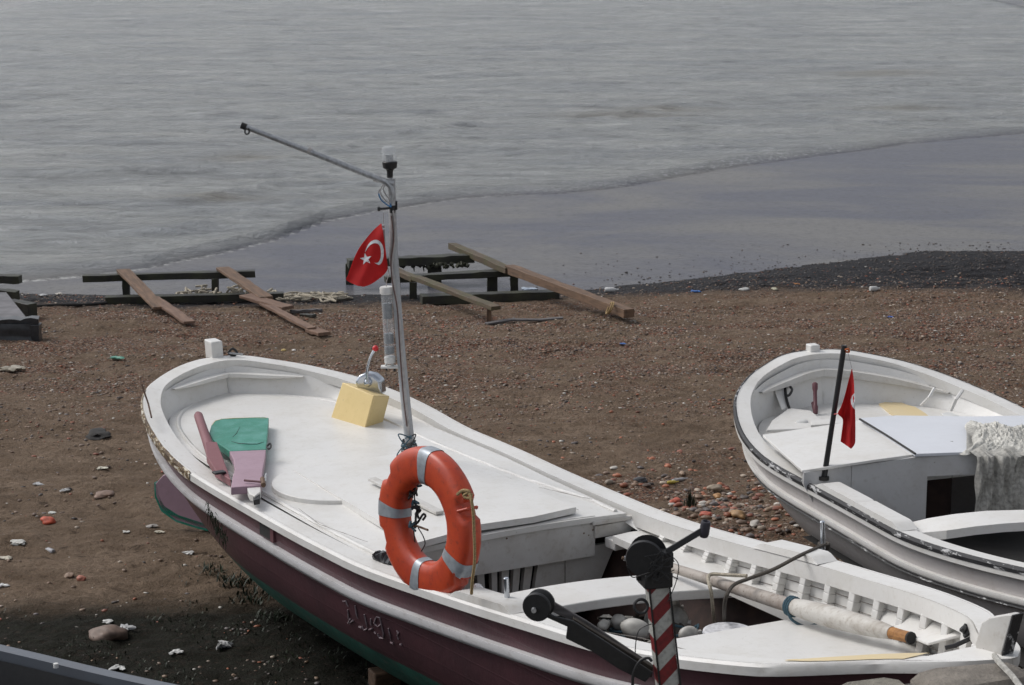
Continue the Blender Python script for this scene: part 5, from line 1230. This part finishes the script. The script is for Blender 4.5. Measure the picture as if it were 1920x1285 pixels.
# ---------------------------------------------------------------- striped winch post
WYP = 7.3
def wp(px, py, dy=0): return atY(px, py, WYP+dy)
b_ = wp(1241,1290); WS = empty('winch_post', (b_.x, b_.y, 1.5)); tag(WS, 'red and white striped steel post carrying a black hand winch and roller arm', 'winch')
m = MB(); pt = wp(1231,1098); pb_ = pt+(wp(1241,1285)-pt)*2.0; pb_.z = 1.48
rz = Matrix.Rotation(R(14), 3, 'Z'); vs = []
for p, s_ in ((pb_, .036), (pt, .035)):
    for x, y in ((-1,-1),(1,-1),(1,1),(-1,1)): vs.append(p+rz@Vector((x*s_, y*s_, 0)))
m.add(vs, [(3,2,1,0),(4,5,6,7),(0,1,5,4),(1,2,6,5),(2,3,7,6),(3,0,4,7)], STRIPE); m.build('post', WS, bevel=.003, origin=pb_)
m = MB(); m.beam(vs[0]+Vector((-.003,-.003,0)), vs[4]+Vector((-.003,-.003,0)), .007, .007, DARK); m.beam(vs[1]+Vector((.003,-.003,0)), vs[5]+Vector((.003,-.003,0)), .007, .007, DARK); m.build('post_edge', WS)
m = MB(); m.box(wp(1228,1083), (.105,.10,.055), BLACK, rz); m.box(wp(1240,1055), (.05,.09,.10), BLACK, rz); m.box(wp(1218,1065), (.10,.012,.09), BLACK, rz); m.box(wp(1252,1048,-.01), (.03,.05,.06), BLACK, rz); winch = m.build('winch_body', WS, bevel=.006)
m = MB(); m.lathe(wp(1208,1050,-.055), (.25,1,0), [(0,.0),(0,.066),(.012,.070),(.014,.030),(.075,.030),(.077,.070),(.09,.066),(.09,0)], BLACK, 28); m.build('drum', winch)
m = MB(); 
for k in range(7): 
    c_ = wp(1208,1050,-.035+.009*k); m.tube([c_+Vector(((.048+.003*(k%2))*math.cos(a), .0, (.048+.003*(k%2))*math.sin(a))) for a in [6.28*i/24 for i in range(25)]], .0045, ROPED, 5)
m.build('wound_cable', winch)
m = MB(); m.tube([wp(1186,1050), wp(1170,1047)], [.008,.010], GALV, 8); m.tube([wp(1170,1047), wp(1166,1046)], .006, TIM, 8); m.build('axle', winch)
m = MB(); ca0, ca1 = wp(1250,1035,-.03), wp(1320,993,-.03); m.beam(ca0, ca1, .022, .026, BLACK, up=(0,-1,.3)); crk = m.build('crank_handle', winch, bevel=.002)
m = MB(); m.lathe(wp(1320,1002,-.03), (.12,-.1,1), [(-.01,.014),(0,.018),(.045,.018),(.05,.016),(.051,.011),(.04,.009)], plain('dull_black_rubber', (.035,.033,.045), .5), 14); m.build('crank_grip', winch)
m = MB(); m.tube([wp(1202,1137,-.04)+Vector((.024*math.cos(a), .006*math.sin(a), .024*math.sin(a))) for a in [6.28*i/24 for i in range(25)]], .0055, BLACK, 8); m.build('side_ring', WS)
m = MB()
for k in range(6):
    x0, y0 = random.uniform(1225,1262), random.uniform(1040,1062); m.tube(smooth_path([wp(x0+random.uniform(-28,24), y0+random.uniform(-22,35), -.07) for _ in range(6)], 6), .0018, BLACK, 5)
m.tube(smooth_path([wp(x, y, -.07) for x, y in ((1255,1040),(1272,1058),(1268,1090),(1255,1122),(1252,1128))]), .0018, BLACK, 5)
m.tube(smooth_path([wp(x, y, -.07) for x, y in ((1175,1060),(1185,1082),(1205,1078),(1235,1070),(1250,1078))]), .002, BLACK, 5)
m.tube(smooth_path([wp(x, y, -.06) for x, y in ((1222,1170),(1200,1180),(1193,1200),(1191,1225))]), .002, BLACK, 5)
tag(m.build('tangled_wire', smooth=60), 'thin black wire tangled round the winch on the striped post', 'wire')
# roller arm
AR = WYP-.02
def wa(px, py, dy=0): return atY(px, py, AR+dy)
m = MB(); ap = [(1037,1128),(1060,1142),(1120,1180),(1200,1232),(1222,1248),(1212,1278),(1195,1272),(1160,1252),(1110,1218),(1062,1196),(1061,1176),(1020,1158),(1012,1148)]
m.prism([wa(x, y, -.03) for x, y in [(1003,1138),(1040,1156),(1075,1165),(1130,1200),(1225,1262),(1210,1280),(1160,1255),(1110,1222),(1061,1198),(1064,1176),(1010,1152)]], Vector((0,.012,0)), BLACK)
m.prism([wa(x, y, .03) for x, y in [(1036,1128),(1050,1136),(1100,1165),(1222,1246),(1222,1262),(1130,1200),(1060,1160),(1030,1145)]], Vector((0,.014,0)), TIMGR)
m.prism([wa(x, y, .0) for x, y in [(1075,1160),(1225,1252),(1222,1272),(1120,1215),(1070,1190)]], Vector((0,.03,0)), wood('dark_arm_timber', (.05,.037,.026), (.02,.016,.012)))
arm = m.build('roller_arm', WS, bevel=.003)
m = MB(); c_ = wa(1005,1140,-.04); axr = Vector((.35,1,0)); m.lathe(c_, axr, [(0,0),(0,.050),(.006,.053),(.014,.053),(.02,.038),(.045,.038),(.051,.053),(.06,.053),(.064,.048),(.064,0)], BLACK, 30); m.build('roller', arm)
m = MB(); m.lathe(wa(1001,1146,-.055), (0,1,0), [(0,0),(0,.009),(.02,.009)], GALV, 8); m.build('roller_bolt', arm)
m = MB(); m.tube(smooth_path([wa(x, y, -.06) for x, y in ((1186,1290),(1188,1262),(1200,1240),(1215,1234),(1222,1240))]), .0055, BLACK, 8); m.build('arm_hose', arm)

# ---------------------------------------------------------------- litter and odd stones, each its own thing
def stone(px, py, r, col, label, sc=(1.3,1,.6), cat='stone', jit=.2, seed=1, name='stone', rough=.6):
    m = MB(); p = on(px, py); m.blob(p+Vector((0,0,r*sc[2]*.5)), r, plain('tone_%s_%d_%d' % (name, px, py), col, rough, 0, 25, .3, .3), 3, jit, seed, sc, Matrix.Rotation(seed*1.3, 3, 'Z')); return tag(m.build(name, smooth=60), label, cat)
def scrap(px, py, r, col, label, seed=1, sc=(1.4,.8,.5), name='plastic_scrap', cat='litter'):
    m = MB(); p = on(px, py); mt = plain('tone_%s_%d_%d' % (name, px, py), col, .45, 0, 30, .2, .4)
    for k in range(3): m.blob(p+Vector((random.uniform(-r,r)*.7, random.uniform(-r,r)*.5, r*.3)), r*random.uniform(.4,.75), mt, 2, .40, seed+k, (sc[0], sc[1], sc[2]*.65), Matrix.Rotation(seed+k, 3, 'Z'), 2.5)
    return tag(m.build(name, smooth=0), label, cat)
def bottle(px, py, L_, r, col, label, ang=.2, name='plastic_bottle', cat='bottle'):
    m = MB(); p = on(px, py)+Vector((0,0,r)); d = Vector((math.cos(ang), math.sin(ang), 0)); m.lathe(p-d*L_/2, d, [(0,.0),(0,r*.8),(L_*.06,r),(L_*.62,r),(L_*.8,r*.5),(L_*.85,r*.35),(L_,r*.35),(L_,0)], plain('tone_%s_%d' % (name, px), col, .4, 0, 30, .15), 14); return tag(m.build(name), label, cat)
stone(90,980,.045,(.42,.07,.03), 'rounded orange brick fragment on the sand left of the rudder', (1.3,1,.6), 'brick', seed=2, name='brick_fragment')
stone(205,1196,.085,(.16,.11,.085), 'large flat brown stone on the dark soil near the grey boat', (1.3,.9,.55), seed=5)
scrap(238,1182,.05,(.32,.32,.32), 'grey plastic lump leaning on the large brown stone', 3)
scrap(208,1168,.04,(.5,.5,.48), 'white plastic flakes behind the large brown stone', 9)
scrap(330,1226,.04,(.5,.5,.48), 'crumpled white plastic on the dark soil nearest the grey boat', 12)
scrap(415,1215,.06,(.34,.34,.33), 'torn pale plastic bag on the dark soil beside the green hull bottom', 15, (1.5,.5,.8), 'plastic_bag', 'bag')
scrap(222,1256,.04,(.45,.45,.43), 'white scrap just above the grey boat rail', 18)
scrap(30,1021,.05,(.48,.47,.43), 'pair of white shells or scraps at the far left edge', 21)
scrap(12,1050,.035,(.42,.38,.3), 'cream scrap below the white pair at the left edge', 22)
scrap(8,1100,.035,(.5,.5,.48), 'white piece at the left edge lowest on the sand', 24)
bottle(92,1037,.10,.018,(.30,.30,.31), 'grey plastic tube lying on the dark debris left', 2.4, 'plastic_tube', 'tube')
scrap(95,963,.03,(.5,.5,.46), 'white flake just above the orange brick fragment', 27)
scrap(70,910,.035,(.36,.36,.36), 'grey white flake high on the sand at the left', 29)
scrap(122,921,.03,(.36,.36,.35), 'pale twisted flake right of the grey white flake', 31)
scrap(192,880,.035,(.5,.47,.38), 'cream flake with a yellow edge under the boat quarter', 33)
stone(195,930,.055,(.20,.13,.095), 'flat pinkish brown stone above the rudder height at the left', (1.5,1,.4), seed=8)
scrap(235,1000,.03,(.55,.54,.5), 'white shell on the sand left of the rudder tip', 35, name='shell', cat='shell')
scrap(301,1000,.028,(.5,.46,.36), 'cream shell on the sand just below the rudder', 37, name='shell', cat='shell')
scrap(357,1040,.035,(.55,.54,.52), 'white scrap on the sand beside the maroon stern', 39)
scrap(285,990,.04,(.33,.30,.27), 'pale twisted scrap below the rudder left edge', 41)
stone(152,1087,.028,(.36,.13,.085), 'small salmon pink pebble on the dark streak', seed=9)
stone(130,1082,.03,(.25,.17,.12), 'tan pebble beside the salmon pink pebble', seed=11)
scrap(220,673,.05,(.10,.30,.22), 'mint green plastic piece on the gravel left of the white stern post', 43)
stone(532,658,.022,(.52,.38,.14), 'small yellow pebble behind the white stern rail', seed=13)
stone(551,658,.018,(.55,.52,.48), 'small white pebble right of the yellow pebble', seed=14)
bottle(1147,548,.16,.028,(.55,.55,.54), 'white plastic bottle at the water line right of the slipway rail', .1)
scrap(1305,548,.045,(.03,.12,.36), 'blue plastic scrap in the tide line', 45)
scrap(1164,646,.032,(.03,.12,.36), 'small blue plastic scrap on the sand below the long rail', 47)
scrap(1670,596,.03,(.04,.10,.38), 'small blue scrap on the gravel above the white boat', 49)
bottle(1640,546,.12,.028,(.52,.52,.50), 'white bottle lying on the gravel high above the white boat', .3)
scrap(1495,534,.03,(.45,.17,.03), 'orange scrap in the dark wet gravel', 51)
stone(1395,544,.045,(.42,.42,.40), 'white flat pebble in the tide line right of the blue scrap', (1.5,1,.4), seed=15)
stone(1452,543,.035,(.38,.36,.26), 'cream flat pebble left of the orange scrap', (1.5,1,.4), seed=16)
scrap(988,546,.08,(.36,.42,.50), 'pale blue plastic sheet caught on the lower slipway beam', 53, (1.6,.7,.4))
stone(963,471,.05,(.13,.09,.045), 'brown rock standing in the shallow water behind the long rail', (1.1,.8,.8), seed=17)
stone(912,501,.05,(.22,.13,.09), 'orange brown lump behind the middle slipway beam', (1.4,.8,.6), seed=18)
stone(1560,395,.05,(.04,.035,.035), 'left dark stone in the shallow water far right', (1,1,.8), seed=19); stone(1593,401,.06,(.04,.035,.035), 'right dark stone of the close pair in the shallow water', (1,1,.7), seed=20)
stone(1872,397,.07,(.04,.035,.035), 'lone dark stone in the shallow water near the right edge', (1.2,1,.7), seed=22)
stone(185,820,.09,(.03,.028,.026), 'dark clump of dried seaweed left of the white stern', (1.4,1,.35), 'seaweed', .4, 23, 'seaweed_clump', .9)
scrap(18,697,.10,(.28,.25,.19), 'cream crumpled bag at the left edge above the sand', 55, name='plastic_bag', cat='bag')
scrap(115,553,.05,(.42,.39,.34), 'whitish crumpled scrap right of the far left ramp', 57); scrap(80,556,.06,(.40,.40,.40), 'white scrap touching the far left ramp', 59)
bottle(1262,907,.09,.012,(.50,.40,.08), 'yellow plastic stick among the pebbles between the boats', .3, 'plastic_stick', 'litter')
bottle(1275,902,.14,.012,(.40,.40,.41), 'grey white tube pointing at the yellow stick', .5, 'plastic_tube', 'tube')
stone(1266,943,.040,(.42,.09,.05), 'long red brick pebble left of the grass tuft', (1.6,.8,.6), 'brick', seed=25, name='brick_fragment')
stone(1385,970,.045,(.33,.20,.09), 'large ochre pebble beside the white boat hull', (1.4,.9,.7), seed=26)
stone(1340,920,.045,(.33,.27,.2), 'large cream pebble in the middle of the pebble patch', (1.4,.9,.7), seed=27)
stone(1345,934,.032,(.36,.19,.07), 'small ochre pebble just right of the large cream one', (1.4,.9,.7), seed=28)
stone(1200,983-80,.035,(.05,.05,.055), 'dark grey lump close to the maroon boat far rail', (1.6,.9,.6), seed=29)
stone(1415,985,.04,(.4,.37,.33), 'pale pebble close under the white hull', (1.7,.9,.5), seed=30)
stone(1325,968,.035,(.42,.10,.06), 'red brick pebble close behind the maroon boat far rail', (1.5,.9,.6), 'brick', seed=31, name='brick_fragment')
m = MB(); m.box(on(722,1284)+Vector((0,-.02,.05)), (.16,.12,.10), TIM, Matrix.Rotation(.4,3,'Z')); tag(m.build('wooden_chock', bevel=.01), 'orange brown timber chock under the green bottom of the maroon boat', 'chock')

# ---------------------------------------------------------------- render
S.render.engine = 'CYCLES'
